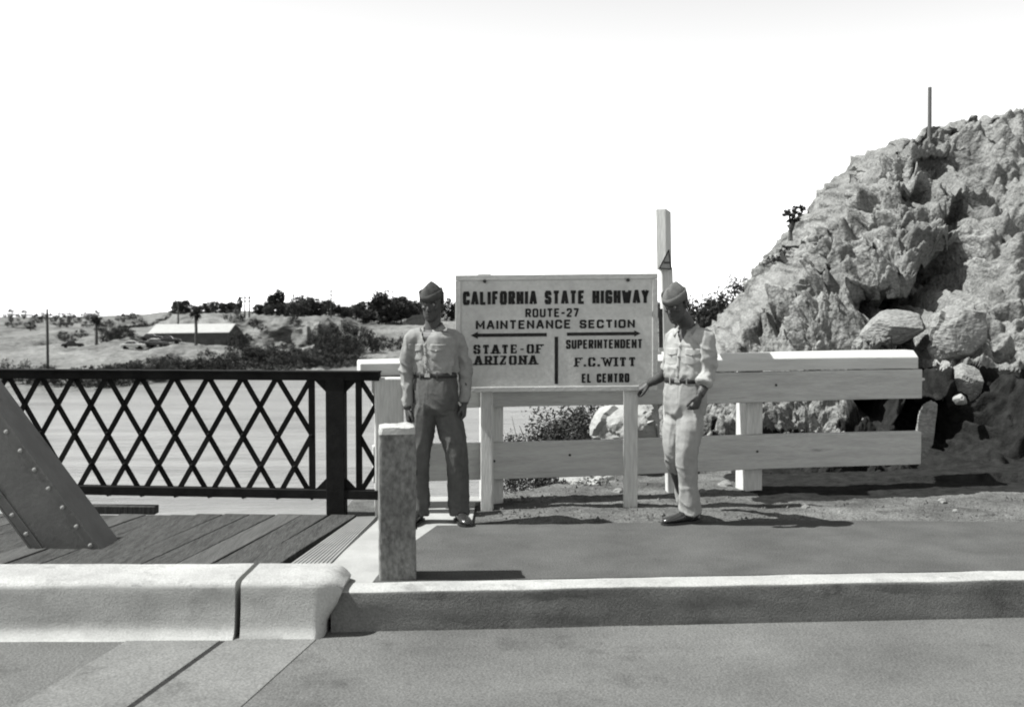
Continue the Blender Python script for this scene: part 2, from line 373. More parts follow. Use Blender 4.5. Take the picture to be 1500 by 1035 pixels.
shade_mask = (fc[:, 0] > 2.05 + wob_) & (fc[:, 1] > 8.80 + .24 * (fc[:, 0] - 2) + wob_) & (fc[:, 1] < 14)  # verge faces that get the painted shade
NEAR.data.polygons.foreach_set('material_index', shade_mask.astype(np.int32))
mb = MB(); mb.box((-1.30, 7.85, -5.06), (0.3, 2.7, 9.9)); tag(mb.build('abutment', M_apron), kind='structure')

# road + strip + joint
road = MB(); nx, ny = 2, 2
road.prism([(-60, -25, -.42), (60, -25, -.42), (60, 6.9, -.42), (-60, 6.15, -.42)], (0, 0, .2))
tag(road.build('road', M_road), kind='structure')
sk = 0.155
def skl(x0, y0, y): return x0 + sk * (y - y0)
a0 = G(200, 930, -.22); a1 = G(470, 930, -.22)
def strip(name, xl, xr, y0, y1, yb, z, mt, th=.05):
    mbx = MB(); mbx.prism([(skl(xl, yb, y0), y0, z - th), (skl(xr, yb, y0), y0, z - th), (skl(xr, yb, y1), y1, z - th), (skl(xl, yb, y1), y1, z - th)], (0, 0, th))
    return mbx.build(name, mt)
cj = G(335, 932, -.22)
tag(strip('road_joint_slab', a0.x, cj.x - .012, -8, 6.02, a0.y, -.216, M_strip), kind='structure')
tag(strip('road_joint_slab', cj.x + .022, a1.x, -8, 6.02, a0.y, -.216, M_strip), kind='structure')
tag(strip('road_expansion_gap', cj.x - .014, cj.x + .024, -8, 6.02, a0.y, -.2175, M_black, .03), kind='structure')

# kerbs
def kerb(name, x0, x1, yfun, ztop, width, mt, zb=-.26, rad=.035, n=40, fillet=0, endr=False, amp=.006, topm=None):
    prof = []
    prof.append((width, zb)); prof.append((width, ztop - .012)); prof.append((width - .012, ztop))
    for t in np.linspace(0.45, 0, 3, endpoint=False): prof.append((rad + (width - rad) * t, ztop + .004 * math.sin(t * 6)))
    for k in range(5):
        a = math.pi / 2 * k / 4; prof.append((rad - rad * math.sin(a), ztop - rad + rad * math.cos(a)))
    nf = 8
    for k in range(1, nf + 1):
        zz = (ztop - rad) + (-.222 - (ztop - rad)) * k / nf
        bat = .02 * k / nf; fl = fillet * max(0, (k / nf - .75) / .25) ** 2
        prof.append((-bat - fl, zz))
    prof.append((-.02 - fillet, zb))
    xs = np.linspace(x0, x1, n); rings = []
    for q, x in enumerate(xs):
        sh = 0
        rings.append([Vector((x, yfun(x) + a, b)) for a, b in prof])
    m_ = len(prof); V = np.array([tuple(v) for r in rings for v in r])
    dd = fbm(V * np.array([2.5, 6, 6]), 4) * amp; top = V[:, 2] > ztop - .02
    V[:, 1] += np.where(top, 0, dd); V[:, 2] += np.where(V[:, 2] > -.2, fbm(V * 3 + 9, 3) * amp * .6, 0)
    fs = []
    for k in range(n - 1):
        for i in range(m_ - 1): fs.append((k * m_ + i, (k + 1) * m_ + i, (k + 1) * m_ + i + 1, k * m_ + i + 1))
    fs.append(tuple(range(m_))); fs.append(tuple((n - 1) * m_ + i for i in range(m_ - 1, -1, -1)))
    mbx = MB(); mbx.add([tuple(v) for v in V], fs)
    o = mbx.build(name, mt, smooth=False)
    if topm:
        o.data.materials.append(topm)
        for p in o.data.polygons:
            if p.normal.z > .6 and p.center.z > ztop - .03: p.material_index = 1  # upward faces along the kerb top take their own tone
    for p in o.data.polygons: p.use_smooth = len(p.vertices) == 4
    es = o.modifiers.new('split', 'EDGE_SPLIT'); es.split_angle = R(38)
    return tag(o, kind='structure')
kl = lambda x: 5.93 + 0.012 * (x + 1.5)
xg = (346 - 750) / F * 5.95
kerb('bridge_kerb', -9.0, xg - .016, kl, .085, .46, M_kerbL, fillet=.05, n=120, topm=M_kerbtop)
k2 = kerb('kerb_end_block', xg + .016, (494 - 750) / F * 6.0, kl, .085, .46, M_kerbL, fillet=.03, n=24, topm=M_kerbtop)
# round the free end of the short block
me = k2.data; xe_ = (494 - 750) / F * 6.0
for v in me.vertices:
    t = (v.co.x - (xe_ - .12)) / .12
    if t > 0:
        v.co.y += .10 * t * t * (1 if v.co.y < 6.1 else -1) * .6
        if v.co.z > -.15: v.co.z -= .05 * t ** 3
        v.co.x += -.075 * t * sstep(.0, -.16, v.co.z) + .02 * t * sstep(-.05, .04, v.co.z)
kr = lambda x: 6.05 + 0.075 * (x + .907)
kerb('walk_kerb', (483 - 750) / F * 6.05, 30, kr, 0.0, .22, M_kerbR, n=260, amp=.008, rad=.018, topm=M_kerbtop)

# walk surfaces
def poly(name, pts, z, mt, th=.08):
    mbx = MB(); mbx.prism([(p[0], p[1], z - th) for p in pts], (0, 0, th)); return tag(mbx.build(name, mt), kind='structure')
kb = lambda x: kr(x) + .222
poly('concrete_apron', [(-1.135, kb(-1.0) - .02), (-.3, kb(-.3)), (-.3, 8.9), (-.15, 9.24), (-.98, 9.20), (-1.0, 8.3), (-1.13, 6.74)], -.004, M_apron)
al = [G(640, 769), G(600, 797), G(575, 815), G(565, 838)]
walk = [(al[3].x - .05, kb(al[3].x))] + [(30, kb(30)), (30, 9.2)] + [(12, 8.4), (6, 8.16), (3.6, 8.1), (2.2, 8.14), (1.2, 8.07), (.3, 8.02), (al[0].x, al[0].y)] + [(al[1].x, al[1].y), (al[2].x, al[2].y)]
poly('asphalt_sidewalk', walk, 0.0, M_asph)

# bridge deck with single planks
deck = MB(); deck.box((-5.8, 7.35, -.28), (8.6, 2.0, .2)); DECK = tag(deck.build('bridge_deck', M_steel), kind='structure')
t0 = G(512, 757); b0 = G(398, 829)
for k in range(30):
    sl = 0.17 + 0.11 * min(1, k / 3)
    xr = t0.x - .205 * k; x_b = b0.x + .01 - .215 * k
    g = .010 + .006 * rnd.random(); h = rnd.uniform(-.006, .006) - .006
    yt = 8.42 + rnd.uniform(-.02, .015)
    def xb(xt, xbm, y): return xt + (xbm - xt) * (t0.y - y) / (t0.y - b0.y)
    q = MB(); ys = np.linspace(6.36, yt, 9); wv = rnd.uniform(-.008, .008)
    rg = []
    for y in ys:
        bow = wv * math.sin((y - 6.3) * 2.2)
        xl_ = xb(xr - .205, x_b - .215, y) + g + bow; xr_ = xb(xr, x_b, y) + bow
        rg.append([Vector((xl_, y, -.06)), Vector((xr_, y, -.06)), Vector((xr_, y, h + rnd.uniform(-.001, .001))), Vector((xl_, y, h + .003))])
    q.loft(rg)
    q.build('plank', M_plank if rnd.random() > .3 else M_plank2, DECK, bevel=.005, loc=(0, 0, 0))
# ribbed steel plate beside the planks
pl = MB(); a = G(523, 757); b_ = G(412, 828); c_ = G(478, 828); d_ = G(549, 762); d_.y = 8.3
nr = 10
for k in range(nr):
    f0, f1 = k / nr, (k + .62) / nr
    p0 = a.lerp(d_, f0); p1 = a.lerp(d_, f1); q0 = b_.lerp(c_, f0); q1 = b_.lerp(c_, f1)
    pl.prism([(q0.x, q0.y - .35, -.02), (q1.x, q1.y - .35, -.02), (p1.x, p1.y, -.02), (p0.x, p0.y, -.02)], (0, 0, .024))
pl.prism([(b_.x, b_.y - .35, -.03), (c_.x, c_.y - .35, -.03), (d_.x, d_.y, -.03), (a.x, a.y, -.03)], (0, 0, .026))
pp = pl.build('cover_plate', M_plate, DECK, loc=(0, 0, 0))
fa = MB(); fa.box((-5.2, 8.47, -.10), (7.9, .07, .13)); fa.build('fascia_beam', M_steel, DECK, loc=(0, 0, 0))

# ------------------------------------------------------------------ rocky hill
hill_cols = [(846, 10.6, 850, 690, 10.9), (858, 10.3, 872, 645, 11.2), (885, 10.15, 905, 604, 11.8), (930, 10.05, 960, 575, 12.6), (970, 9.98, 1010, 530, 13.5), (1010, 10.0, 1048, 484, 14.4),
 (1050, 10.1, 1075, 443, 15), (1100, 10.15, 1133, 388, 15.5), (1130, 10.2, 1150, 348, 15.7), (1150, 10.2, 1168, 322, 16), (1190, 10.2, 1210, 297, 16.2), (1215, 10.2, 1234, 263, 16.5), (1245, 10.2, 1262, 225, 16.8),
 (1280, 10.2, 1302, 195, 17), (1340, 10.3, 1345, 180, 17.3), (1385, 10.3, 1390, 163, 17.6), (1430, 10.3, 1430, 154, 18), (1520, 10.2, 1530, 146, 18), (1700, 10, 1700, 150, 18), (2300, 10, 2300, 170, 18)]
H = np.array(hill_cols, float); H[5:16, 2] += np.interp(np.arange(11), [0, 1, 5, 8, 10], [15, 42, 38, 14, 4]); si = np.arange(len(H)); nu, nvf, nvb = 620, 430, 60
dens = np.concatenate([np.linspace(0, 17, 560), np.linspace(17.05, len(H) - 1, 60)])
pts = []
for s in dens:
    fpx, fy, cpx, cpy, cy = [np.interp(s, si, H[:, k]) for k in range(5)]
    foot = P(fpx, 455, fy); foot.z = -.25; cr = P(cpx, cpy, cy)
    t = np.linspace(0, 1, nvf); hx = foot.x + (cr.x - foot.x) * t; hy = foot.y + (cr.y - foot.y) * (t ** 1.12); hz = foot.z + (cr.z - foot.z) * (t ** .93)
    tb = np.linspace(0, 1, nvb + 1)[1:]; bx = cr.x + tb * 1.0; by = cr.y + tb * 14; bz = cr.z + tb * .5 - tb * tb * 2.5
    pts.append(np.stack([np.concatenate([hx, bx]), np.concatenate([hy, by]), np.concatenate([hz, bz])], 1))
HV = np.array(pts); nv = nvf + nvb
du = np.gradient(HV, axis=0); dv = np.gradient(HV, axis=1); N = np.cross(du, dv); N /= np.linalg.norm(N, axis=2)[:, :, None] + 1e-9
HV = HV.reshape(-1, 3); N = N.reshape(-1, 3)
if N[:, 2].mean() < 0: N = -N
q = HV.copy(); q += .35 * np.stack([perlin(HV * .9), perlin(HV * .9 + 31), perlin(HV * .9 + 57)], 1)
f1, f2, cid = worley(q * np.array([.85, .7, 1.1]))
w1_, w2_, c1_ = worley(q * np.array([2.3, 2.0, 3.0]), 5)
w3_, w4_, c3_ = worley((q + .08 * np.stack([perlin(HV * 5), perlin(HV * 5 + 9), perlin(HV * 5 + 19)], 1)) * 6.5, 9)
disp = (cid - .5) * .12 * sstep(.0, .3, f2 - f1) - .06 * (1 - sstep(0, .15, f2 - f1))
disp += (c1_ - .5) * .07 * sstep(0, .3, w2_ - w1_) - .04 * (1 - sstep(0, .2, w2_ - w1_))
disp -= .20 * np.maximum(0, .25 - np.abs(fbm(HV * np.array([1.1, 1.1, 1.6]) + 70, 3))) / .25
disp += .17 * (2 * np.abs(perlin(HV * 2.6 + 11)) - .5) + .11 * (2 * np.abs(perlin(q * 5.5 + 23)) - .5)
patch = sstep(-.15, .35, perlin(HV * .8 + 40))
disp += ((c3_ - .5) * .07 + .09 * (.5 - w3_ ** 2)) * (.45 + .75 * patch)
disp *= 1.0; disp += .26 * fbm(HV * 1.1, 5, .48) + .045 * np.abs(fbm(HV * 12, 3, .6)) - .18
Dg = disp.reshape(len(dens), nv)
for _ in range(3):
    Dg = (Dg + np.roll(Dg, 1, 0) + np.roll(Dg, -1, 0) + np.roll(Dg, 1, 1) + np.roll(Dg, -1, 1)) / 5
Dg[0] = Dg[1]; Dg[-1] = Dg[-2]; Ng = N.reshape(len(dens), nv, 3)
disp = np.clip(Dg.ravel(), -.62, .42) + .030 * np.abs(fbm(HV * 16, 3, .6)) + .018 * fbm(HV * 34, 2) + .075 * (2 * np.abs(perlin(q * 4.6 + 61)) - .5) + .07 * (.5 - w3_ ** 2) + .05 * perlin(q * 9 + 5)
px_ = 750 + HV[:, 0] / HV[:, 1] * F; py_ = 455 - (HV[:, 2] - CAMZ) / HV[:, 1] * F
def hollow(cx, cy, rx, ry, depth):
    global disp, HV
    g = np.exp(-(((px_ - cx) / rx) ** 2 + ((py_ - cy) / ry) ** 2) ** 1.6)
    HV[:, 1] += g * depth
hollows = [(1330, 425, 65, 22, 1.3), (1410, 385, 45, 40, 1.2), (1360, 515, 26, 55, 1.1), (1300, 560, 50, 25, .9), (1400, 640, 60, 60, .9), (1262, 250, 14, 20, .5), (1255, 285, 12, 22, .5),
 (1390, 230, 40, 22, .8), (1320, 240, 16, 18, .6), (1352, 272, 26, 12, .6), (1205, 375, 16, 14, .5), (1180, 420, 18, 12, .4), (1140, 455, 16, 12, .35), (1310, 500, 60, 12, .7), (1420, 300, 26, 30, .7), (1275, 330, 14, 16, .5)]
fade_v = np.tile(np.concatenate([np.ones(nvf - 25), np.linspace(1, .85, 25), np.full(nvb, .8)]), len(dens))
low = sstep(-.25, .6, HV[:, 2]); small = np.clip((px_ - 860) / 160, .5, 1)
HV = HV + N * (disp * (.35 + .65 * low) * small * fade_v)[:, None]
for h in hollows: hollow(h[0], h[1], h[2], h[3], h[4] * (2.0 if h[0] in (1330, 1400, 1300) else 1.25))
HV[:, 2] += np.where(HV[:, 1] > 18, 0, .02 * perlin(HV * 8))
HILL = raw('rocky_hillside', HV, grid_faces(len(dens), nv), M_rock, smooth=False); tag(HILL, kind='structure')
HILL.data.materials.append(M_shade_soil); hfc = HV[grid_faces(len(dens), nv)].mean(1); hw_b = fbm(hfc * 2.2, 4) * .14
HILL.data.polygons.foreach_set('material_index', ((hfc[:, 2] < .33 + np.clip((hfc[:, 0] - 3.3) * .6, 0, .6) + hw_b) & (hfc[:, 0] > 2.05 + hw_b) & (hfc[:, 1] < 13)).astype(np.int32))  # the same painted shade continues over the foot of the hill
bpy.context.view_layer.update()
hill_bvh = BVHTree.FromPolygons([tuple(v) for v in HV], grid_faces(len(dens), nv).tolist())
def on_hill(px, py):
    d = ray(px, py).normalized(); h = hill_bvh.ray_cast(Vector((0, 0, CAMZ)), d)
    return h[0] if h[0] else P(px, py, 15)

# boulders
def boulder(name, label, c, size, mt, seed, rz=0, amp=.22, cat='boulder', flat=None, res=5):
    bm = bmesh.new(); bmesh.ops.create_icosphere(bm, subdivisions=res, radius=1)
    V = np.array([tuple(v.co) for v in bm.verts])
    f1, f2, cd_ = worley(V * 1.3 + seed * 3.1, seed)
    r = 1 + amp * fbm(V * 1.1 + seed * 7, 5, .55) + (cd_ - .5) * .22
    # flatten facets
    rs = np.random.RandomState(seed)
    V = V * r[:, None]
    for k in range(9):
        nn = rs.normal(size=3); nn /= np.linalg.norm(nn); dd = rs.uniform(.62, .85)
        s = V @ nn; V -= np.where(s > dd, (s - dd) * .85, 0)[:, None] * nn
    V += (fbm(V * 6, 3) * .025)[:, None] * V
    if flat is not None: V[:, 2] = np.maximum(V[:, 2], flat)
    V *= np.array(size) / 2
    for v, c_ in zip(bm.verts, V): v.co = c_
    me = bpy.data.meshes.new(name); bm.to_mesh(me); bm.free(); me.materials.append(mt)
    o = bpy.data.objects.new(name, me); COL.objects.link(o); o.location = c; o.rotation_euler = (0, rnd.uniform(-.15, .15), rz)
    return tag(o, label, cat)
def hp(px, py, back=.1):
    p = on_hill(px, py); d = ray(px, py).normalized(); return p + d * back
boulder('boulder', 'pale slab of rock jutting from the hill above the right end of the rail', hp(1310, 478, .1), (.80, .9, .42), M_boulder, 3, .3, amp=.1)
boulder('boulder', 'large rounded pale boulder in the dark hollow at right', hp(1406, 492, -.15), (.62, .7, .78), M_boulder, 5, .2, amp=.1)
boulder('boulder', 'smooth pale boulder standing behind the right leg of the sign', P(925, 634, 10.6), (.75, .7, .64), M_pale, 8, .1, amp=.08)
boulder('boulder', 'rough crumbled rock below the large rounded boulder at the right edge', hp(1408, 565, 0), (.48, .5, .52), M_boulder, 11, .6)
boulder('rock', 'small bright white stone in the dark hollow beyond the rail end', hp(1407, 585, -.3), (.16, .15, .13), M_pale, 12, .4, cat='rock', res=3)
boulder('rock', 'pile of pale broken rock between the legs of the sign', P(870, 712, 10.0), (.55, .5, .30), M_pale, 14, .2, cat='rock', amp=.35)
boulder('rock', 'small squarish rock under the slab on the hillside', hp(1262, 508, 0), (.34, .3, .25), M_boulder, 15, .9, cat='rock', res=4)
sl = boulder('leaning_slab', 'tall pale broken slab leaning against the right end of the white rail', P(1358, 628, 9.95), (.17, .16, .68), M_boulder, 21, .2, amp=.3, cat='rock')
sl.rotation_euler = (0, R(10), .2)
for k, (a_, b2, s_) in enumerate([(905, 722, .09), (990, 715, .1), (1060, 712, .12), (1030, 722, .07), (760, 733, .04), (812, 730, .05), (1180, 745, .06), (1230, 752, .04), (1380, 735, .07), (1400, 750, .05)]):
    p = G(a_, b2); 
    o = boulder('stone', 'loose grey stone lying on the gravel behind the sidewalk', (p.x, p.y, .01), (s_ * 1.3, s_, s_ * .8), M_boulder, 30 + k, k, cat='stone', res=2); o['group'] = 'loose stones on the gravel verge'
# gravel stuff
gm = MB(); 
for k in range(1500):
    x = rnd.uniform(-.1, 5.5); y = rnd.uniform(8.15, 9.9); s = rnd.uniform(.004, .013) * (1 + (rnd.random() > .93) * 1.3)
    if y > np.interp(x, xe, ye) - .05 or (x > 1.9 and y > 8.7 + .2 * (x - 2)): continue
    gm.add([(x + s * math.cos(a) * rnd.uniform(.7, 1.2), y + s * math.sin(a), .004) for a in (0, 1.57, 3.14, 4.71)] + [(x + rnd.uniform(-.3, .3) * s, y, .006 + s * rnd.uniform(.7, 1.2))], [(0, 1, 4), (1, 2, 4), (2, 3, 4), (3, 0, 4)])
tag(gm.build('gravel', M_dirt), 'grey gravel and clods scattered behind the sidewalk', 'gravel', kind='stuff')

# ================================================================== VEGETATION
def leaves(c, n, rad, size, rs, shape=1.0, hollow=.0, clumps=None):
    """n leaf quads spread in clumps within an ellipsoid"""
    c = np.array(c, float); rad = np.array(rad, float)
    k = clumps or max(6, n // 40)
    cc = rs.normal(size=(k, 3)); cc /= np.linalg.norm(cc, axis=1)[:, None]; cc *= rs.uniform(.35, 1.0, (k, 1)) ** .5; cc[:, 2] = np.where(cc[:, 2] < 0, cc[:, 2] * .8, cc[:, 2])
    idx = rs.randint(0, k, n); cr_ = rs.uniform(.16, .34, k)
    p = cc[idx] + rs.normal(size=(n, 3)) * cr_[idx][:, None] * .6
    p = c + p * rad
    u = rs.normal(size=(n, 3)); u /= np.linalg.norm(u, axis=1)[:, None]; v = np.cross(u, rs.normal(size=(n, 3))); v /= np.linalg.norm(v, axis=1)[:, None]
    s = rs.uniform(.5, 1.3, (n, 1)) * size
    q = np.stack([p - u * s, p - v * s * .45, p + u * s, p + v * s * .45], 1).reshape(-1, 3)
    return q
def quad_obj(name, V, mt, parent=None, loc=(0, 0, 0)):
    F_ = np.arange(len(V)).reshape(-1, 4); return raw(name, V, F_, mt, parent, loc=loc if not parent else tuple(world_loc(parent)))

tree_protos = {}
def make_tree(kind, seed, h=1.0):
    """unit tree (height 1) at origin"""
    rs = np.random.RandomState(seed); root = bpy.data.objects.new('broadleaf_tree' if kind != 'shrub' else 'shrub', None); COL.objects.link(root)
    t = MB()
    if kind == 'round':
        t.tube([(0, 0, -.05), (.02, 0, .25), (.0, .02, .55)], [.035, .028, .012], 7)
        for k in range(5):
            a = k * 1.26; t.tube([(.01, 0, .28 + .04 * k), (.2 * math.cos(a), .2 * math.sin(a), .55 + .03 * k)], [.018, .006], 5)
        V = leaves((0, 0, .56), 1700, (.42, .42, .40),   .056, rs, clumps=34)
        V = np.concatenate([V, leaves((0, 0, .25), 520, (.42, .42, .22),   .056, rs, clumps=12)])
    elif kind == 'tall':
        t.tube([(0, 0, -.05), (.01, 0, .5), (0, 0, .9)], [.025, .018, .005], 7)
        V = leaves((0, 0, .55), 1100, (.17, .17, .42), .05, rs, clumps=26)
    elif kind == 'shrub':
        for k in range(6):
            a = k * 1.05; t.tube([(0, 0, -.05), (.2 * math.cos(a), .2 * math.sin(a), .4), (.35 * math.cos(a), .35 * math.sin(a), .7)], [.02, .012, .004], 5)
        V = leaves((0, 0, .42), 1300, (.75, .6, .45), .05, rs, clumps=24)
    t.build('trunk', M_bark, root)
    quad_obj('crown', V, M_leafm if seed % 2 else M_leafd, root)
    return root
variants = {k: [make_tree(k, s) for s in ss] for k, ss in {'round': (1, 2, 3, 4), 'tall': (5, 6), 'shrub': (7, 8, 9, 10)}.items()}
used = set()
def place_tree(kind, px, Y, h, label, name=None, wx=1.0, group=None, z=None, cat='tree'):
    v = variants[kind][rnd.randrange(len(variants[kind]))]; v = next((t_ for t_ in variants[kind] if t_ not in used), v)
    if v in used: v2 = copy_tree(v)
    else: used.add(v); v2 = v
    p = FP(px, Y) if z is None else Vector(((px - 750) / F * Y, Y, z))
    v2.location = p - Vector((0, 0, .1)); v2.scale = (h * wx, h * wx, h * rnd.uniform(.88, 1.12)); v2.rotation_euler = (0, 0, rnd.uniform(0, 6.28))
    if name: v2.name = name
    return tag(v2, label, cat, group)
# trees on the mesa behind the barn
gm1 = 'trees along the mesa top behind the barn'
for px, h in [(262, 4.6), (272, 4.2), (290, 3.4), (305, 3.6), (318, 4.1), (330, 3.6), (340, 4.2)]:
    place_tree('round', px, 310 + rnd.uniform(-5, 8), h, 'dark round tree on the mesa edge above the white barn roof', 'mesa_tree', 1.15, gm1)
place_tree('tall', 351, 308, 4.8, 'narrow dark tree at the right end of the mesa tree row', 'narrow_tree', 1)
gm2 = 'dense trees on the bluff left of the tall utility pole'
for px, h, y in [(388, 4.2, 290), (378, 3.2, 288), (420, 4.6, 285), (436, 5.2, 280), (446, 5.8, 284), (456, 5.0, 282), (428, 3.6, 272), (410, 3.2, 275), (395, 3.0, 275), (444, 3.5, 270), (468, 4.0, 282)]:
    place_tree('round', px, y, h, 'dense dark tree in the grove on the bluff', 'bluff_tree', 1.1, gm2)
place_tree('tall', 399, 285, 7.0, 'left one of two tall narrow trees above the bluff grove', 'narrow_tree', 1.1)
place_tree('tall', 409, 285, 7.2, 'right one of two tall narrow trees above the bluff grove', 'narrow_tree', 1.1)
gm3 = 'row of trees on the far shore left of the soldier'
for px, h, y in [(478, 4.2, 300), (490, 4.2, 310), (500, 3.6, 320), (512, 3.4, 330), (522, 5.6, 320), (532, 6.2, 310), (545, 4.6, 325), (556, 7.4, 310), (566, 8.6, 300), (578, 8.0, 305), (588, 7.0, 310), (600, 6.4, 315), (612, 6.8, 320), (505, 4, 300), (536, 4.5, 300)]:
    place_tree('round', px, y, h, 'dark leafy tree in the row along the far shore', 'shore_tree', 1.1, gm3)
for px, h, y in [(640, 6.0, 320), (662, 6.5, 315), (700, 6, 320), (760, 6.4, 320), (830, 6, 320), (900, 6, 320), (970, 6, 320), (1040, 6, 320)]:
    place_tree('round', px, y, h, 'dark tree on the far shore beyond the sign', 'shore_tree', 1.1, 'far shore trees mostly behind the sign')
# big willow mass near water
gm4 = 'large dark bushes at the water edge below the bluff'
for px, h, y in [(470, 7.0, 215), (485, 7.6, 217), (500, 8.2, 218), (515, 8.4, 220), (530, 7.6, 222), (545, 6.4, 226), (560, 5.6, 230), (575, 4.8, 232), (590, 5.0, 235), (492, 6.5, 212), (520, 6.5, 214), (550, 4.4, 220), (605, 4.5, 240)]:
    place_tree('shrub', px, y, h * .72, 'large dark willow bush at the far water edge', 'willow_bush', .62, gm4, cat='bush')
# bank scrub (each shrub a thing)
gm5 = 'scrub bushes along the far river bank in front of the barn'
for k in range(24):
    f = k / 23; px = 128 + f * 345 + rnd.uniform(-5, 5); yb = np.interp(px, [0, 150, 250, 350, 450, 540], [137, 148, 165, 178, 192, 211])
    y = yb + rnd.uniform(2, 12); h = rnd.uniform(2.2, 3.4) * (1 if px > 200 else .85)
    place_tree('shrub', px, y, h, 'dark scrub bush on the far river bank below the barn', 'scrub_bush', 1.1, gm5, cat='bush')
for px, y, h in [(40, 150, 3.2), (62, 148, 3.4), (78, 150, 2.8), (10, 152, 3.0)]:
    place_tree('shrub', px, y, h, 'dark bush at the far bank on the left edge', 'scrub_bush', .9, 'bushes at the left edge of the far bank', cat='bush')
gm6 = 'dark desert bushes scattered on the pale slope at left'
for px, y, h in [(160, 235, 3.4), (168, 232, 3.0), (102, 250, 2.2), (92, 258, 2.4), (118, 260, 2.4), (175, 262, 2.6), (110, 330, 3), (135, 345, 3), (180, 330, 3.4), (195, 335, 3.0), (75, 350, 3), (90, 380, 3), (140, 400, 3.6), (55, 330, 3), (20, 300, 3), (60, 420, 3.5), (35, 420, 4), (184, 240, 3.2), (192, 245, 3), (150, 270, 3), (172, 238, 3.6), (88, 300, 3), (45, 290, 3), (160, 300, 2.6), (205, 300, 3), (98, 300, 2.5), (128, 300, 2.2), (15, 400, 4), (125, 420, 3.4), (102, 420, 3.2)]:
    place_tree('shrub', px, y, h, 'small dark bush on the pale desert slope', 'desert_bush', .95, gm6, cat='bush')
for px, y, h in [(362, 240, 3), (372, 246, 3), (384, 240, 2.4), (412, 236, 2.6), (425, 238, 2.2), (348, 225, 4.5), (350, 212, 4.2), (398, 218, 2.2), (432, 243, 3.2), (455, 236, 2.4), (470, 235, 3.5), (343, 250, 4.8)]:
    place_tree('shrub', px, y, h * .8, 'dark bush growing on the pale bluff face', 'bluff_bush', .8, 'bushes on the bluff right of the barn', cat='bush')
# hedge on mesa
hv = []; rs_ = np.random.RandomState(4)
for k in range(70):
    f = k / 69; px = 180 + 85 * f; p = FP(px, 306); hv.append(leaves((p.x, p.y, p.z + .25), 60, (1.4, .8, .55), .16, rs_, clumps=5))
tag(quad_obj('mesa_hedge', np.concatenate(hv), M_leafd), 'long low dark hedge along the edge of the mesa', 'hedge', kind='stuff')
# fill of low brush on far bank
hv = []
for k in range(800):
    px = rnd.uniform(105, 520); yb = np.interp(px, [0, 150, 250, 350, 450, 540], [137, 148, 165, 178, 192, 211]); p = FP(px, yb + rnd.uniform(0, 11 if 205 < px < 350 else 18)); hv.append(leaves((p.x, p.y, p.z + .3), 60, (1.6, 1.4, .8), .24, rs_, clumps=5))
tag(quad_obj('bank_brush', np.concatenate(hv), M_leafm), 'low tangled brush covering the far river bank', 'brush', kind='stuff')

# palms
def palm(px, Y, h, label):
    p = FP(px, Y); root = thing('palm_tree', label, 'palm tree', tuple(p)); rs = np.random.RandomState(int(px))
    t = MB(); t.tube([p + Vector((0, 0, -.2)), p + Vector((.05, 0, h * .5)), p + Vector((0, 0, h * .85))], [.35, .28, .3], 8); t.build('trunk', M_bark, root)
    fr = MB()
    for k in range(46):
        a = rs.uniform(0, 6.28); el = rs.uniform(-1.2, 1.1); l = rs.uniform(1.1, 1.6); top = p + Vector((0, 0, h * .88))
        dr = Vector((math.cos(a) * math.cos(el), math.sin(a) * math.cos(el), math.sin(el))); sd = dr.cross(Vector((0, 0, 1))).normalized() * .22
        mid = top + dr * l * .6; tip = top + dr * l + Vector((0, 0, -.35))
        fr.add([top, mid + sd, tip, mid - sd], [(0, 1, 2, 3)])
    fr.build('fronds', M_leafd, root)
palm(287, 210, 6.8, 'dark palm tree standing in front of the white barn roof')
palm(141, 225, 6.0, 'dark shaggy palm tree standing on the pale sandy ground at left')

# right trees
def big_tree(name, px, py_top, Y, zb, h, wx, seed, label):
    rs = np.random.RandomState(seed); x = (px - 750) / F * Y; root = thing(name, label, 'tree', (x, Y, zb)); o = Vector((x, Y, zb))
    t = MB(); t.tube([o + Vector((0, 0, -.5)), o + Vector((.05 * h, 0, h * .4)), o + Vector((0, 0, h * .75))], [.05 * h, .035 * h, .01 * h], 8)
    for k in range(9):
        a = k * 2.4; t.tube([o + Vector((.03 * h, 0, h * (.3 + .04 * k))), o + Vector((wx * .7 * math.cos(a), wx * .7 * math.sin(a), h * (.55 + .04 * k)))], [.016 * h, .004 * h], 5)
    t.build('trunk', M_bark, root)
    V = np.concatenate([leaves((x, Y, zb + h * .60), 3600, (wx, wx, h * .38), .085 * h / 4, rs, clumps=40), leaves((x, Y, zb + h * .3), 1500, (wx * .95, wx * .9, h * .28), .085 * h / 4, rs, clumps=16)])
    quad_obj('crown', V, M_leafd if seed % 2 else M_leafm, root)
big_tree('shade_tree', 1028, 430, 44, -1.4, 3.7, 1.0, 41, 'dark bushy tree behind the shoulder of the soldier at right')
big_tree('shade_tree', 1056, 430, 46, -1.4, 3.9, 1.0, 43, 'dark bushy tree touching the left foot of the rocky hill')
big_tree('shade_tree', 1086, 408, 60, -1.4, 4.9, 1.2, 44, 'paler open tree rising behind the slope of the rocky hill')
big_tree('shade_tree', 1000, 440, 50, -1.4, 3.4, .9, 45, 'small dark tree hidden behind the head of the soldier at right')

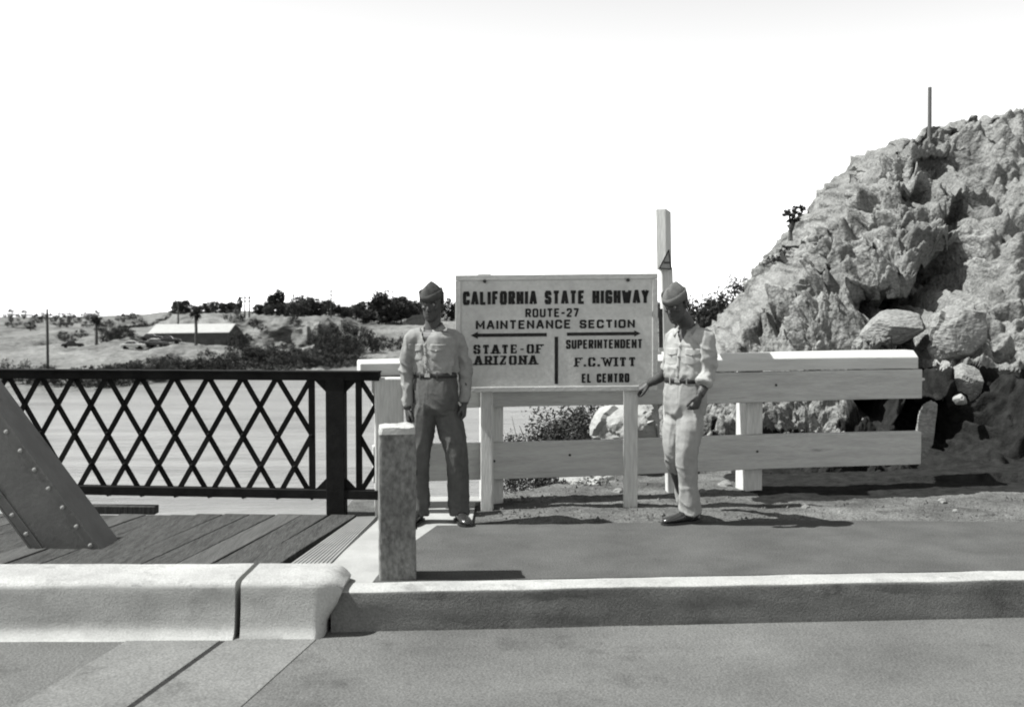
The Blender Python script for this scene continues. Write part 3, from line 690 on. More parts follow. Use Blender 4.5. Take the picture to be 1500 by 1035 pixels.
# near bush between the sign legs
def bush(name, c, rad, n, size, seed, label, mt, stems=9):
    rs = np.random.RandomState(seed); root = thing(name, label, 'bush', tuple(c)); c = Vector(c); t = MB()
    for k in range(stems):
        a = rs.uniform(0, 6.28); e = Vector((math.cos(a) * rad[0] * rs.uniform(.3, .9), math.sin(a) * rad[1] * .7, rad[2] * rs.uniform(1.1, 2.0)))
        t.tube([c, c + e * .5 + Vector((0, 0, .1)), c + e], [.016, .01, .003], 5)
        for j in range(4):
            b0_ = c + e * rs.uniform(.4, .9); t.tube([b0_, b0_ + Vector(rs.normal(size=3)) * .12 + Vector((0, 0, .1))], [.005, .002], 4)
    t.build('stem', M_twig, root)
    quad_obj('foliage', leaves(tuple(c + Vector((0, 0, rad[2]))), n, rad, size, rs, clumps=34), mt, root)
bush('near_bush', P(790, 722, 11.6), (.36, .35, .44), 3800, .022, 51, 'dark feathery bush seen between the legs of the sign, nearest the left leg', M_leafm)
bush('near_bush', P(840, 722, 12.0), (.42, .4, .44), 4200, .022, 52, 'dark feathery bush seen between the legs of the sign beside the pale boulder', M_leafm)
bush('near_bush', P(868, 700, 12.6), (.42, .4, .50), 2600, .024, 53, 'taller dark bush behind the pale boulder just under the sign', M_leafd)
bush('near_bush', P(754, 716, 11.4), (.17, .18, .30), 1300, .018, 54, 'sparse small sprig left of the bushes between the sign legs', M_leafm, stems=5)
hv = []
for k in range(60):
    px = rnd.uniform(726, 880); p = P(px, 712, 9.75 + rnd.uniform(0, .5)); hv.append(leaves((p.x, p.y, p.z - .02), 60, (.12, .12, .09), .014, rs_, clumps=5))
tag(quad_obj('verge_weeds', np.concatenate(hv), M_leafd), 'dark low weeds at the top of the bank behind the sign', 'weeds', kind='stuff')

# plants on the hill
def hill_shrub(px, py, label, branches, seed, leafn):
    p = P(px, py, 15.6); root = thing('hill_shrub', label, 'shrub', tuple(p)); rs = np.random.RandomState(seed); t = MB(); L_ = []
    for br in branches:
        pts_ = [P(a, b, 15.6 + .03 * k) for k, (a, b) in enumerate(br)]; t.tube(pts_, [.035] + [.02] * (len(pts_) - 2) + [.012], 6)
        L_.append(leaves(tuple(pts_[-1]), leafn, (.09, .09, .08), .022, rs, clumps=6))
        L_.append(leaves(tuple(pts_[-2]), leafn // 2, (.06, .06, .06), .02, rs, clumps=4))
    t.build('stem', M_bark, root); quad_obj('foliage', np.concatenate(L_), M_leafd, root)
hill_shrub(1158, 350, 'forked dark desert shrub on the crest of the rocky hill', [[(1158, 352), (1158, 328), (1156, 314)], [(1158, 338), (1165, 322), (1176, 310)], [(1158, 335), (1161, 320), (1164, 309)]], 61, 260)
hill_shrub(1150, 385, 'small spiky tuft growing out of the left slope of the rocky hill', [[(1152, 384), (1142, 376), (1127, 384)], [(1152, 384), (1145, 372), (1150, 366)], [(1152, 384), (1138, 379), (1133, 378)]], 62, 60)
mb = MB(); a_ = P(1362, 185, 17.2); b_ = P(1362, 128, 17.2); mb.tube([a_ - Vector((0, 0, .4)), b_], [.035, .03], 8)
tag(mb.build('survey_pole', M_steelp, loc=a_), 'thin grey pole standing on top of the rocky hill', 'pole')

# ================================================================== FAR OBJECTS
# barn
def barn():
    Yb = 232; c = FP(285, Yb); root = thing('warehouse', 'long low warehouse with a bright white gable roof across the river', 'warehouse', tuple(c))
    zb = min(c.z, CAMZ - (503 - 455) / F * Yb) - .3
    e0 = P(219, 489, 228); e1 = P(334, 487.5, 232); r0 = P(231, 476.5, 236); r1 = P(343, 475.5, 240)
    dv = (r0 - e0); bk = Vector((dv.x * 2, dv.y * 2, 0))
    wl = MB(); A0 = Vector((e0.x, e0.y, zb)); A1 = Vector((e1.x, e1.y, zb)); e0b = e0 + bk; e1b = e1 + Vector((2 * (r1.x - e1.x), 2 * (r1.y - e1.y), 0))
    A0b = Vector((e0b.x, e0b.y, zb)); A1b = Vector((e1b.x, e1b.y, zb))
    wl.add([A0, A1, e1, e0], [(0, 1, 2, 3)]); wl.add([A1, A1b, e1b, r1, e1], [(0, 1, 2, 3, 4)]); wl.add([A0, A0b, e0b, r0, e0], [(4, 3, 2, 1, 0)]); wl.add([A0b, A1b, e1b, e0b], [(3, 2, 1, 0)])
    wl.build('wall', M_wall, root)
    rf = MB(); ov = (e0 - r0) * .06; up = Vector((0, 0, .12)); sx = (e1 - e0).normalized() * .3
    rf.prism([e0 + ov + up - sx, e1 + ov + up + sx, r1 + up + sx, r0 + up - sx], (0, 0, .15)); rf.prism([r0 + up - sx, r1 + up + sx, e1b + up + sx, e0b + up - sx], (0, 0, .15))
    rf.build('roof', M_roof, root)
    for k in range(5):
        d = MB(); f = (k + .6) / 5.6; b0 = A0.lerp(A1, f); t = (A1 - A0).normalized(); nn = Vector((t.y, -t.x, 0)) 
        d.prism([b0 + nn * .02, b0 + t * 1.4 + nn * .02, b0 + t * 1.4 + nn * .02 + Vector((0, 0, 1.7)), b0 + nn * .02 + Vector((0, 0, 1.7))], nn * .06); d.build('loading_door', M_steelp, root)
barn()
# small roofed hut behind left soldier
c = FP(608, 290); root = thing('hut', 'dark roofed hut on the pale mound at the left shoulder of the soldier', 'hut', tuple(c))
d = MB(); a0_ = P(590, 474, 290); a1_ = P(640, 474, 290); d.prism([a0_ + Vector((0, 0, -1.5)), a1_ + Vector((0, 0, -1.5)), a1_ + Vector((0, 0, .6)), P(626, 462, 290), P(604, 464, 290), a0_ + Vector((0, 0, .6))], (0, 6, 0)); d.build('wall', M_far, root)
d = MB(); d.prism([P(594, 470, 289.6), P(604, 461.5, 289.6), P(628, 459.5, 289.6), P(638, 468, 289.6), P(628, 464.5, 289.6), P(605, 465.5, 289.6)], (0, 7, 0)); d.build('roof', M_wall, root)

# utility poles
def upole(px, pt, Y, label, arms=1, pb=None, twin=0):
    p = FP(px, Y); top = P(px, pt, Y); root = thing('utility_pole', label, 'utility pole', tuple(p)); xs = [0] if not twin else [-twin / 2, twin / 2]
    for dx in xs:
        t = MB(); t.tube([p + Vector((dx, 0, -.6)), Vector((top.x + dx, top.y, top.z))], [.22, .17], 7); t.build('pole', M_pole, root)
    for k in range(arms):
        a = MB(); a.box((top.x, top.y - .2, top.z - .5 - .9 * k), (2.6 + twin, .22, .24)); a.build('crossarm', M_pole, root)
        for s in (-1, 1):
            i = MB(); i.tube([(top.x + s * (1.0 + twin / 2), top.y - .2, top.z - .4 - .9 * k), (top.x + s * (1.0 + twin / 2), top.y - .2, top.z - .12 - .9 * k)], .07, 6); i.build('insulator', M_steelp, root)
upole(485, 424, 290, 'tall single utility pole standing alone above the far trees', 2)
upole(407, 422, 300, 'utility pole rising behind the two narrow trees', 1)
upole(430, 430, 300, 'utility pole poking out of the bluff grove', 2)
upole(362, 433, 268, 'twin-legged utility pole on the edge of the bluff', 2, twin=1.1)
upole(261, 440, 245, 'thin utility pole in front of the warehouse', 0)
upole(69, 452, 160, 'thin utility pole at the left edge of the far bank', 0)
# parked cars
def car(px, Y, body, roofm, label, rz):
    p = FP(px, Y); root = thing('parked_car', label, 'car', tuple(p)); Mz = Matrix.Rotation(rz, 4, 'Z')
    def T(o): 
        o.data.transform(Mz); return o
    def prof(pts, w, nm, mt, taper=.0):
        m_ = MB(); m_.prism([Vector((x, -w / 2, z)) for x, z in pts], (0, w, 0)); o = m_.build(nm, mt, None, bevel=.12, loc=(0, 0, 0)); o.parent = root; T(o); return o
    prof([(-2.2, .35), (-2.25, .8), (-1.9, 1.0), (-1.2, 1.05), (.7, 1.08), (1.9, 1.0), (2.2, .75), (2.2, .35)], 1.6, 'body', body)
    prof([(-1.5, 1.0), (-1.0, 1.5), (.3, 1.52), (.8, 1.0)], 1.4, 'window', M_glass)
    prof([(-1.1, 1.45), (-.9, 1.6), (.2, 1.6), (.4, 1.45)], 1.45, 'roof', roofm)
    for sx in (-1.35, 1.35):
        for sy in (-.75, .75):
            w_ = MB(); w_.tube([(sx, sy - .1, .36), (sx, sy + .1, .36)], .36, 12, ref=(0, 0, 1)); o = w_.build('wheel', M_tyre, None, loc=(0, 0, 0)); o.parent = root; T(o)
for px, Y, bm_, rm_, lb, rz in [(195, 203, M_carw, M_carw, 'pale parked car at the left end of the cars below the warehouse', .1), (212, 208, M_car, M_car, 'dark parked car second from left below the warehouse', .3), (229, 206, M_car, M_carw, 'dark parked car with pale roof in front of the warehouse corner', -.2), (222, 222, M_car, M_carw, 'pale-roofed car parked behind the others near the warehouse', .1), (248, 209, M_car, M_car, 'dark parked car nearest the utility pole by the warehouse', .2), (106, 226, M_car, M_car, 'dark car standing alone on the pale sand at far left', .4)]:
    car(px, Y, bm_, rm_, lb, rz)

# ================================================================== BRIDGE RAILING
def rail_pt(px, z):
    """on the railing plane: slightly farther at left"""
    u = (px - 750) / F; # Y = 8.46 + .1*( -1.1 - X)
    Yv = (8.46 - .1 * 1.1 * 1) / (1 + .1 * u) if False else None
    y = 8.46
    for _ in range(6): y = 8.46 + .10 * (-1.1 - u * y) 
    return Vector((u * y, y, z))
RL = thing('lattice_railing', 'black riveted steel lattice railing along the bridge edge', 'railing', (-2.5, 8.5, 0))
ztop, zbot = 1.055, .135
A_ = rail_pt(-160, 0); B_ = rail_pt(556, 0); tdir = (B_ - A_).normalized(); nrm = Vector((tdir.y, -tdir.x, 0))
tc_ = MB(); tc_.bar(Vector((A_.x, A_.y, 1.062)), Vector((B_.x, B_.y, 1.062)), .08, .065); tc_.build('top_chord', M_steel, RL, bevel=.004)
tc_ = MB(); tc_.bar(Vector((A_.x, A_.y, 1.098)) - nrm * 0, Vector((B_.x, B_.y, 1.098)), .13, .010); tc_.build('top_plate', M_steel, RL)
tc_ = MB(); tc_.bar(Vector((A_.x, A_.y, .142)), Vector((B_.x, B_.y, .142)), .09, .07); tc_.build('bottom_chord', M_steel, RL, bevel=.004)
def railpost(px):
    c = rail_pt(px, 0); m_ = MB(); m_.bar((c.x, c.y, -.12), (c.x, c.y, 1.06), .145, .10, up=nrm); m_.build('post', M_steel, RL, bevel=.004)
    for zc, sgn in ((1.03, -1), (.175, 1)):
        for s in (-1, 1):
            g = MB(); a = c + tdir * (s * .07); 
            g.prism([Vector((a.x, a.y, zc)) - nrm * .0, Vector((a.x, a.y, zc)) + tdir * (s * .10), Vector((a.x, a.y, zc + sgn * .10))], nrm * .012)
            for k in range(3): g.v[-1] = g.v[-1]
            g.build('gusset', M_steel, RL)
railpost(492); railpost(-60)
def lat_panel(pxr, npan, vr=True, stop=None):
    pr = rail_pt(pxr, 0); per = .2775; zt, zb = 1.09, .105; hh = zt - zb
    xsR = pr
    if vr:
        for q_ in (pr,):
            m_ = MB(); m_.bar((q_.x, q_.y, .17), (q_.x, q_.y, 1.04), .045, .03, up=nrm); m_.build('end_bar', M_steel, RL)
    L_ = npan * per
    for sgn in (1, -1):
        for k in range(-2, npan + 2):
            s0 = k * per; a = [s0, zt]; b_ = [s0 + 2 * per, zb]
            # clip to 0..L
            def clip(a, b_):
                (x0, z0), (x1, z1) = a, b_
                if x0 < 0: z0 = z0 + (z1 - z0) * (0 - x0) / (x1 - x0); x0 = 0
                if x1 > L_: z1 = z0 + (z1 - z0) * (L_ - x0) / (x1 - x0); x1 = L_
                return (x0, z0), (x1, z1)
            if b_[0] <= 0 or a[0] >= L_: continue
            (x0, z0), (x1, z1) = clip(a, b_)
            if x1 - x0 < .03: continue
            z0 = min(z0, 1.05); 
            if sgn < 0: x0, x1 = L_ - x0, L_ - x1
            w0 = pr - tdir * x0; w1 = pr - tdir * x1; off = nrm * (.007 * sgn)
            m_ = MB(); m_.bar(Vector((w0.x, w0.y, z0)) + off, Vector((w1.x, w1.y, z1)) + off, .040, .010, up=nrm); m_.build('lattice_bar', M_steel, RL)
    # rivet heads at crossings
    m_ = MB()
    for i in range(npan * 2 + 1):
        for j in range(5):
            if (i + j) % 2: continue
            w0 = pr - tdir * (i * per / 2); m_.ball(Vector((w0.x, w0.y, zb + j * hh / 4)) + nrm * .016, .013, 8, 5)
    o = m_.build('rivet', M_steel, RL); tag(o, kind='stuff')
lat_panel(456, 12)
pE = rail_pt(525, 0); m_ = MB(); m_.bar((pE.x, pE.y, .17), (pE.x, pE.y, 1.04), .045, .03, up=nrm); m_.build('end_bar', M_steel, RL)
for sgn, zs in ((1, [(1.05, .60), (.60, .14)]), (-1, [])):
    pass
def seg(x0, z0, x1, z1, o_=1):
    w0 = pE + tdir * x0; w1 = pE + tdir * x1; m_ = MB(); m_.bar(Vector((w0.x, w0.y, z0)) + nrm * .007 * o_, Vector((w1.x, w1.y, z1)) + nrm * .007 * o_, .04, .01, up=nrm); m_.build('lattice_bar', M_steel, RL)
seg(0, .598, .17, .90); seg(0, .598, .17, .30, -1); seg(0, 1.05, .17, .79, -1); seg(0, .14, .17, .41)
# short timber block near the railing
a_ = P(118, 745, 8.62); b_ = P(230, 746, 8.62); m_ = MB(); m_.bar(a_, b_, .10, .065); tag(m_.build('timber_block', M_plank, bevel=.006, loc=a_), 'short dark timber lying along the deck edge under the railing', 'timber')
for v in [b_]: pass

# truss end post
TP = thing('truss_end_post', 'sloping grey riveted steel truss member rising at the left edge', 'girder', (-2.9, 7.25, 0))
q1 = P(160, 822, 7.2); q2 = P(62, 690, 7.2); dr = (q2 - q1).normalized(); q1 = q1 - dr * .25; Ltp = 3.6; perp = Vector((-dr.z, 0, dr.x)); 
if perp.x > 0: perp = -perp
wid = .36; cpt = lambda s, t, y: q1 + dr * s + perp * t + Vector((0, y, 0))
m_ = MB(); m_.prism([cpt(0, 0, 0), cpt(Ltp, 0, 0), cpt(Ltp, wid, 0), cpt(0, wid, 0)], (0, .012, 0)); m_.build('web_plate', M_truss, TP)
m_ = MB(); m_.prism([cpt(0, 0, .02 + .25), cpt(Ltp, 0, .27), cpt(Ltp, wid, .27), cpt(0, wid, .27)], (0, .012, 0)); m_.build('web_plate', M_truss, TP)
for t_ in (-.012, wid):
    m_ = MB(); m_.prism([cpt(0, t_, -.02), cpt(Ltp, t_, -.02), cpt(Ltp, t_ + .012, -.02), cpt(0, t_ + .012, -.02)], (0, .32, 0)); m_.build('cover_plate', M_truss, TP)
for t_ in (.0, wid - .06):
    m_ = MB(); m_.prism([cpt(0, t_, -.012), cpt(Ltp, t_, -.012), cpt(Ltp, t_ + .06, -.012), cpt(0, t_ + .06, -.012)], (0, .012, 0)); m_.build('angle_flange', M_truss, TP)
rvm = None
for t_ in (.03, wid - .03):
    for k in range(22):
        c = cpt(.1 + k * .155, t_, -.014)
        if rvm is None:
            m_ = MB(); m_.ball((0, 0, 0), (.017, .012, .017), 10, 6); rv = m_.build('rivet', M_rivet, None, smooth=True); rvm = rv.data
        else: rv = bpy.data.objects.new('rivet', rvm); COL.objects.link(rv)
        rv.parent = TP; rv.location = c - Vector(TP.location)

# ================================================================== BOLLARD
BO = thing('bollard', 'square weathered concrete bollard with pale top at the kerb', 'bollard', tuple(G(582, 843)))
c = G(582, 843); hw = .108
bm_ = bmesh.new(); bmesh.ops.create_cube(bm_, size=1)
bmesh.ops.subdivide_edges(bm_, edges=bm_.edges[:], cuts=24, use_grid_fill=True)
V = np.array([tuple(v.co) for v in bm_.verts]); Hb = .89
Q = V.copy(); Q[:, 0] *= 2 * hw; Q[:, 1] *= 2 * hw; Q[:, 2] = (V[:, 2] + .5) * (Hb + .05) - .05
# bevel-ish rounding and uneven faces
ax = np.abs(V[:, 0]) * 2; ay = np.abs(V[:, 1]) * 2
cor = np.clip((ax + ay - 1.86) / .14, 0, 1); Q[:, 0] *= 1 - .035 * cor; Q[:, 1] *= 1 - .035 * cor
tp = np.clip((Q[:, 2] - (Hb - .05)) / .05, 0, 1); Q[:, 0] *= 1 - .06 * tp ** 2; Q[:, 1] *= 1 - .06 * tp ** 2
Q[:, 2] += np.where(tp > .9, .012 * (1 - np.maximum(ax, ay) ** 3) + .012 * fbm(Q * 9, 3), 0)
cz = np.where((ax > .93) & (ay > .6), 1, 0) | np.where((ay > .93) & (ax > .93), 1, 0)
nn = np.stack([np.sign(V[:, 0]) * (ax > .95), np.sign(V[:, 1]) * (ay > .95), 0 * ax], 1)
Q += nn * (.004 * fbm(Q * 7, 4) - .014 * np.maximum(fbm(Q * 11 + 4, 3) - .28, 0) * 2)[:, None]
for v, c_ in zip(bm_.verts, Q): v.co = c_
bmesh.ops.rotate(bm_, verts=bm_.verts, cent=(0, 0, 0), matrix=Matrix.Rotation(R(8), 3, 'Z'))
bt = bm_.copy()
me = bpy.data.meshes.new('shaft'); bm_.to_mesh(me); me.materials.append(M_bollard); me.materials.append(M_bollcap)
for p in me.polygons:
    zc = p.center.z
    if p.normal.z > .45 and zc > .8 or zc > Hb - .028: p.material_index = 1  # upward faces and the topmost rim take the paler tone
o = bpy.data.objects.new('shaft', me); COL.objects.link(o); o.parent = BO; bm_.free(); bt.free()
m_ = MB(); m_.tube([c + Vector((.109, -.03, .30 + .0)), c + Vector((.121, -.03, .30))], .017, 10, ref=(0, 0, 1)); m_.build('bolt', M_steel, BO)
m_ = MB(); m_.tube([c + Vector((.109, -.03, .62)), c + Vector((.121, -.03, .62))], .017, 10, ref=(0, 0, 1)); m_.build('bolt', M_steel, BO)

# ================================================================== WHITE GUARD RAIL
GRD = thing('guard_rail', 'white painted timber guard rail with heavy cap behind the sign', 'guard rail', (1.3, 9.2, 0))
GA = Vector((-1.10, 8.62, 0)); GB = Vector((3.665, 9.735, 0)); gt = (GB - GA).normalized(); gn = Vector((gt.y, -gt.x, 0))   # gn towards camera
if gn.y > 0: gn = -gn
def gbeam(name, z0, z1, th, off=0, x0=0, x1=None, mt=M_white, bevel=.008, prof=None, nseg=24):
    Lg = (GB - GA).length; x1 = Lg if x1 is None else x1; m_ = MB(); rings = []
    prof = prof or [(0, z0), (0, z1), (th, z1), (th, z0)]
    for k in range(nseg + 1):
        s = x0 + (x1 - x0) * k / nseg; c = GA + gt * s; wob = .004 * math.sin(s * 1.9 + z0 * 7)
        tp_ = .35 + .65 * k / nseg
        rings.append([c - gn * (off + a) + Vector((0, 0, (1.155 + (b - 1.155) * tp_ if b > 1.155 and 0 < a < 1 and name == 'cap_beam' else b) + wob)) for a, b in prof])
    m_.loft(rings); return m_.build(name, mt, GRD, bevel=bevel)
gbeam('upper_beam', .785, 1.045, .10)
gbeam('lower_beam', .20, .495, .10)
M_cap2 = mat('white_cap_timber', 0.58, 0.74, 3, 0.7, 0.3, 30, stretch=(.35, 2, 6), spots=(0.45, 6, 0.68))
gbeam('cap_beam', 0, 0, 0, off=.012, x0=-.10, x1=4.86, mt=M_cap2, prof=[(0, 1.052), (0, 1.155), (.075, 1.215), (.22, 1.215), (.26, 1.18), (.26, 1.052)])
for s, dp in ((.14, 0), (1.0, 0), (3.32, 0)):
    c = GA + gt * s - gn * .205; wd = .2 if s < .5 else .165
    m_ = MB(); m_.bar(Vector((c.x, c.y, -.3)), Vector((c.x, c.y, 1.05)), wd, .20, up=gn); m_.build('post', M_whitev, GRD, bevel=.01)
# the visible end post at left stands in front of the beam ends
m_ = MB(); c = P(570, 548, 8.52); m_.box((c.x, c.y, .50), (.225, .16, 1.10), rz=.1); tag(m_.build('post', M_whitev, GRD, bevel=.012), 'broad square end post')
for s, z in ((3.47, .93), (1.62, .38), (.96, .93), (.98, .35), (3.30, .36), (2.6, .30)):
    c = GA + gt * s + gn * .001; m_ = MB(); m_.tube([Vector((c.x, c.y, z)) - gn * .01, Vector((c.x, c.y, z)) + gn * .004], .011, 8, ref=(0, 0, 1)); m_.build('nail_head', M_drk, GRD)
c = GB - gn * .05; m_ = MB(); m_.tube([Vector((c.x, c.y, .955)), Vector((c.x, c.y, .955)) + gt * .05], [.02, .012], 8); m_.build('bolt', M_whitev, GRD)

# tall leaning post with its edge-on marker board
TL = thing('marker_post', 'tall white post with a thick marker board on top behind the sign', 'post', (1.38, 9.42, 0))
p0 = Vector(((987 - 750) / F * 9.42, 9.42, 0))
m_ = MB(); m_.bar(Vector((p0.x, p0.y, -.2)), P(975.5, 392, 9.42), .10, .09, up=(0.1, -1, 0)); m_.build('post_shaft', M_whitev, TL, bevel=.008)
bx = MB(); cB = P(972.5, 352, 9.36); rot = Matrix.Rotation(R(-15), 3, 'Z'); bx.box(cB, (.085, .36, .51), M=Matrix.Rotation(R(-1.2), 3, 'Y') @ rot); bx.build('marker_board', M_whitev, TL, bevel=.006)
nb = MB(); yv = 9.16
tri = [P(965.5, 393, yv), P(982.5, 394.5, yv), P(979.5, 366, yv)]
nb.prism(tri, (0, -.012, 0)); nb.build('triangular_notice', M_notice, TL)
nb = MB()
for i in range(3): nb.bar(tri[i] + Vector((0, -.014, 0)), tri[(i + 1) % 3] + Vector((0, -.014, 0)), .004, .010, up=(0.3, 0, 1))
nb.build('notice_border', M_drk, TL)
nb = MB()
for k in range(4): a = P(973.5 + 2.0 * k, 384.5, yv - .016); nb.box(a, (.007, .004, .016))
nb.build('notice_marks', M_drk, TL)
# stained strip with worn marks on the post's left side
nb = MB(); a_ = P(967.6, 452, 9.36); b_ = P(968.6, 512, 9.36); nb.bar(a_, b_, .035, .012, up=(0, -1, 0)); nb.build('stained_strip', M_drk, TL)
nb = MB(); nb.bar(P(968.6, 509, 9.35), P(968.7, 515, 9.35), .042, .014, up=(0, -1, 0)); nb.build('white_tab', M_roof, TL)

# ================================================================== SIGN
SY = 8.62
SG = thing('highway_sign', 'wooden state highway sign with black stencilled lettering on two legs', 'sign', (G(818, 743).x, 8.66, 0))
TI = -math.atan(-3.0 / 296)      # slight tilt
sc = P(815, 488, SY)
Ms = Matrix.Rotation(-TI, 3, 'Y')
def SP(px, py, y=0.0):
    """point on the sign from photograph pixels, y in front of the board (towards camera)"""
    v = P(px, py, SY - 0); return Vector((v.x, SY - y, v.z))
tlt = lambda px, py: py - (px - 815) * (3.0 / 296)        # un-tilt reference helper
def SQ(px, pv, y=0.0):
    """pv = row measured at the sign centre; follows the tilt"""
    return SP(px, pv - (px - 815) * (2.9 / 296), y)
L0, L1, T0, B0 = 667, 963.5, 401.6, 573.2
m_ = MB(); m_.prism([SQ(L0 + 4, T0 + 3), SQ(L1 - 4, T0 + 3), SQ(L1 - 4, B0 - 3), SQ(L0 + 4, B0 - 3)], (0, .022, 0)); m_.build('board', M_sign, SG)
fw = 8.0
def fr(nm, a, b, c, d): 
    m_ = MB(); m_.prism([SQ(*a, .009), SQ(*b, .009), SQ(*c, .009), SQ(*d, .009)], (0, .05, 0)); m_.build(nm, M_frame, SG, bevel=.004)
fr('frame_rail', (L0, T0), (L1, T0), (L1, T0 + fw), (L0, T0 + fw)); fr('frame_rail', (L0, B0 - 7.5), (L1, B0 - 7.5), (L1, B0), (L0, B0))
fr('frame_stile', (L0, T0 + fw + .3), (L0 + fw, T0 + fw + .3), (L0 + fw, B0 - 7.8), (L0, B0 - 7.8)); fr('frame_stile', (L1 - fw, T0 + fw + .3), (L1, T0 + fw + .3), (L1, B0 - 7.8), (L1 - fw, B0 - 7.8))
for a, b_ in ((704.5, 722), (914.5, 935)):
    x0, x1 = (a - 750) / F * 8.69, (b_ - 750) / F * 8.69; m_ = MB(); m_.box(((x0 + x1) / 2, 8.715, .80), (x1 - x0, .10, 2.10), rz=R(-4)); m_.build('leg', M_whitev, SG, bevel=.006)
for a, b_ in ((710, 411.8), (919.6, 410)):
    m_ = MB(); q_ = SP(a, b_, 0); m_.tube([q_ + Vector((0, .01, 0)), q_ - Vector((0, .024, 0))], .014, 10, ref=(0, 0, 1)); m_.build('bolt', M_drk, SG)
m_ = MB(); m_.prism([SP(700, 401, 0), SP(719, 400.6, 0), SP(719, 403, 0), SP(700, 403.4, 0)], (0, .09, 0)); m_.build('leg_cap', M_frame, SG)

GL = {
 'A': (1.0, [[(0, 0), (.42, 1), (.58, 1), (1, 0)], [(.2, .32), (.8, .32)]]),
 'C': (.85, [[(1, .74), (1, .87), (.84, 1), (.16, 1), (0, .87), (0, .13), (.16, 0), (.84, 0), (1, .13), (1, .26)]]),
 'D': (.9, [[(0, 0), (0, 1), (.75, 1), (1, .82), (1, .18), (.75, 0), (0, 0)]]),
 'E': (.78, [[(1, 1), (0, 1), (0, 0), (1, 0)], [(0, .52), (.82, .52)]]),
 'F': (.75, [[(1, 1), (0, 1), (0, 0)], [(0, .5), (.8, .5)]]),
 'G': (.88, [[(1, .76), (1, .87), (.84, 1), (.16, 1), (0, .87), (0, .13), (.16, 0), (.84, 0), (1, .13), (1, .45), (.6, .45)]]),
 'H': (.88, [[(0, 0), (0, 1)], [(1, 0), (1, 1)], [(0, .5), (1, .5)]]),
 'I': (0, [[(0, 0), (0, 1)]]),
 'L': (.72, [[(0, 1), (0, 0), (1, 0)]]),
 'M': (1.15, [[(0, 0), (0, 1), (.5, .25), (1, 1), (1, 0)]]),
 'N': (.9, [[(0, 0), (0, 1), (1, 0), (1, 1)]]),
 'O': (.9, [[(.16, 0), (0, .13), (0, .87), (.16, 1), (.84, 1), (1, .87), (1, .13), (.84, 0), (.16, 0)]]),
 'P': (.82, [[(0, 0), (0, 1), (.8, 1), (1, .88), (1, .56), (.8, .45), (0, .45)]]),
 'R': (.85, [[(0, 0), (0, 1), (.8, 1), (1, .88), (1, .58), (.8, .47), (0, .47)], [(.55, .47), (1, 0)]]),
 'S': (.82, [[(1, .78), (.98, .88), (.82, 1), (.18, 1), (0, .87), (0, .64), (.18, .53), (.82, .47), (1, .36), (1, .13), (.82, 0), (.18, 0), (0, .12), (0, .22)]]),
 'T': (.85, [[(0, 1), (1, 1)], [(.5, 1), (.5, 0)]]),
 'U': (.88, [[(0, 1), (0, .13), (.16, 0), (.84, 0), (1, .13), (1, 1)]]),
 'W': (1.45, [[(0, 1), (.26, 0), (.5, .85), (.74, 0), (1, 1)]]),
 'X': (.9, [[(0, 0), (1, 1)], [(0, 1), (1, 0)]]),
 'Y': (.95, [[(0, 1), (.5, .48), (1, 1)], [(.5, .48), (.5, 0)]]),
 'Z': (.85, [[(0, 1), (1, 1), (0, 0), (1, 0)]]),
 '2': (.8, [[(0, .8), (.14, 1), (.86, 1), (1, .87), (1, .62), (0, .1), (0, 0), (1, 0)]]),
 '7': (.8, [[(0, 1), (1, 1), (.35, 0)]]),
 '-': (.5, [[(0, .45), (1, .45)]]),
 '.': (0, [[(0, .0), (0, .1)]]),
 ' ': (.45, [])}
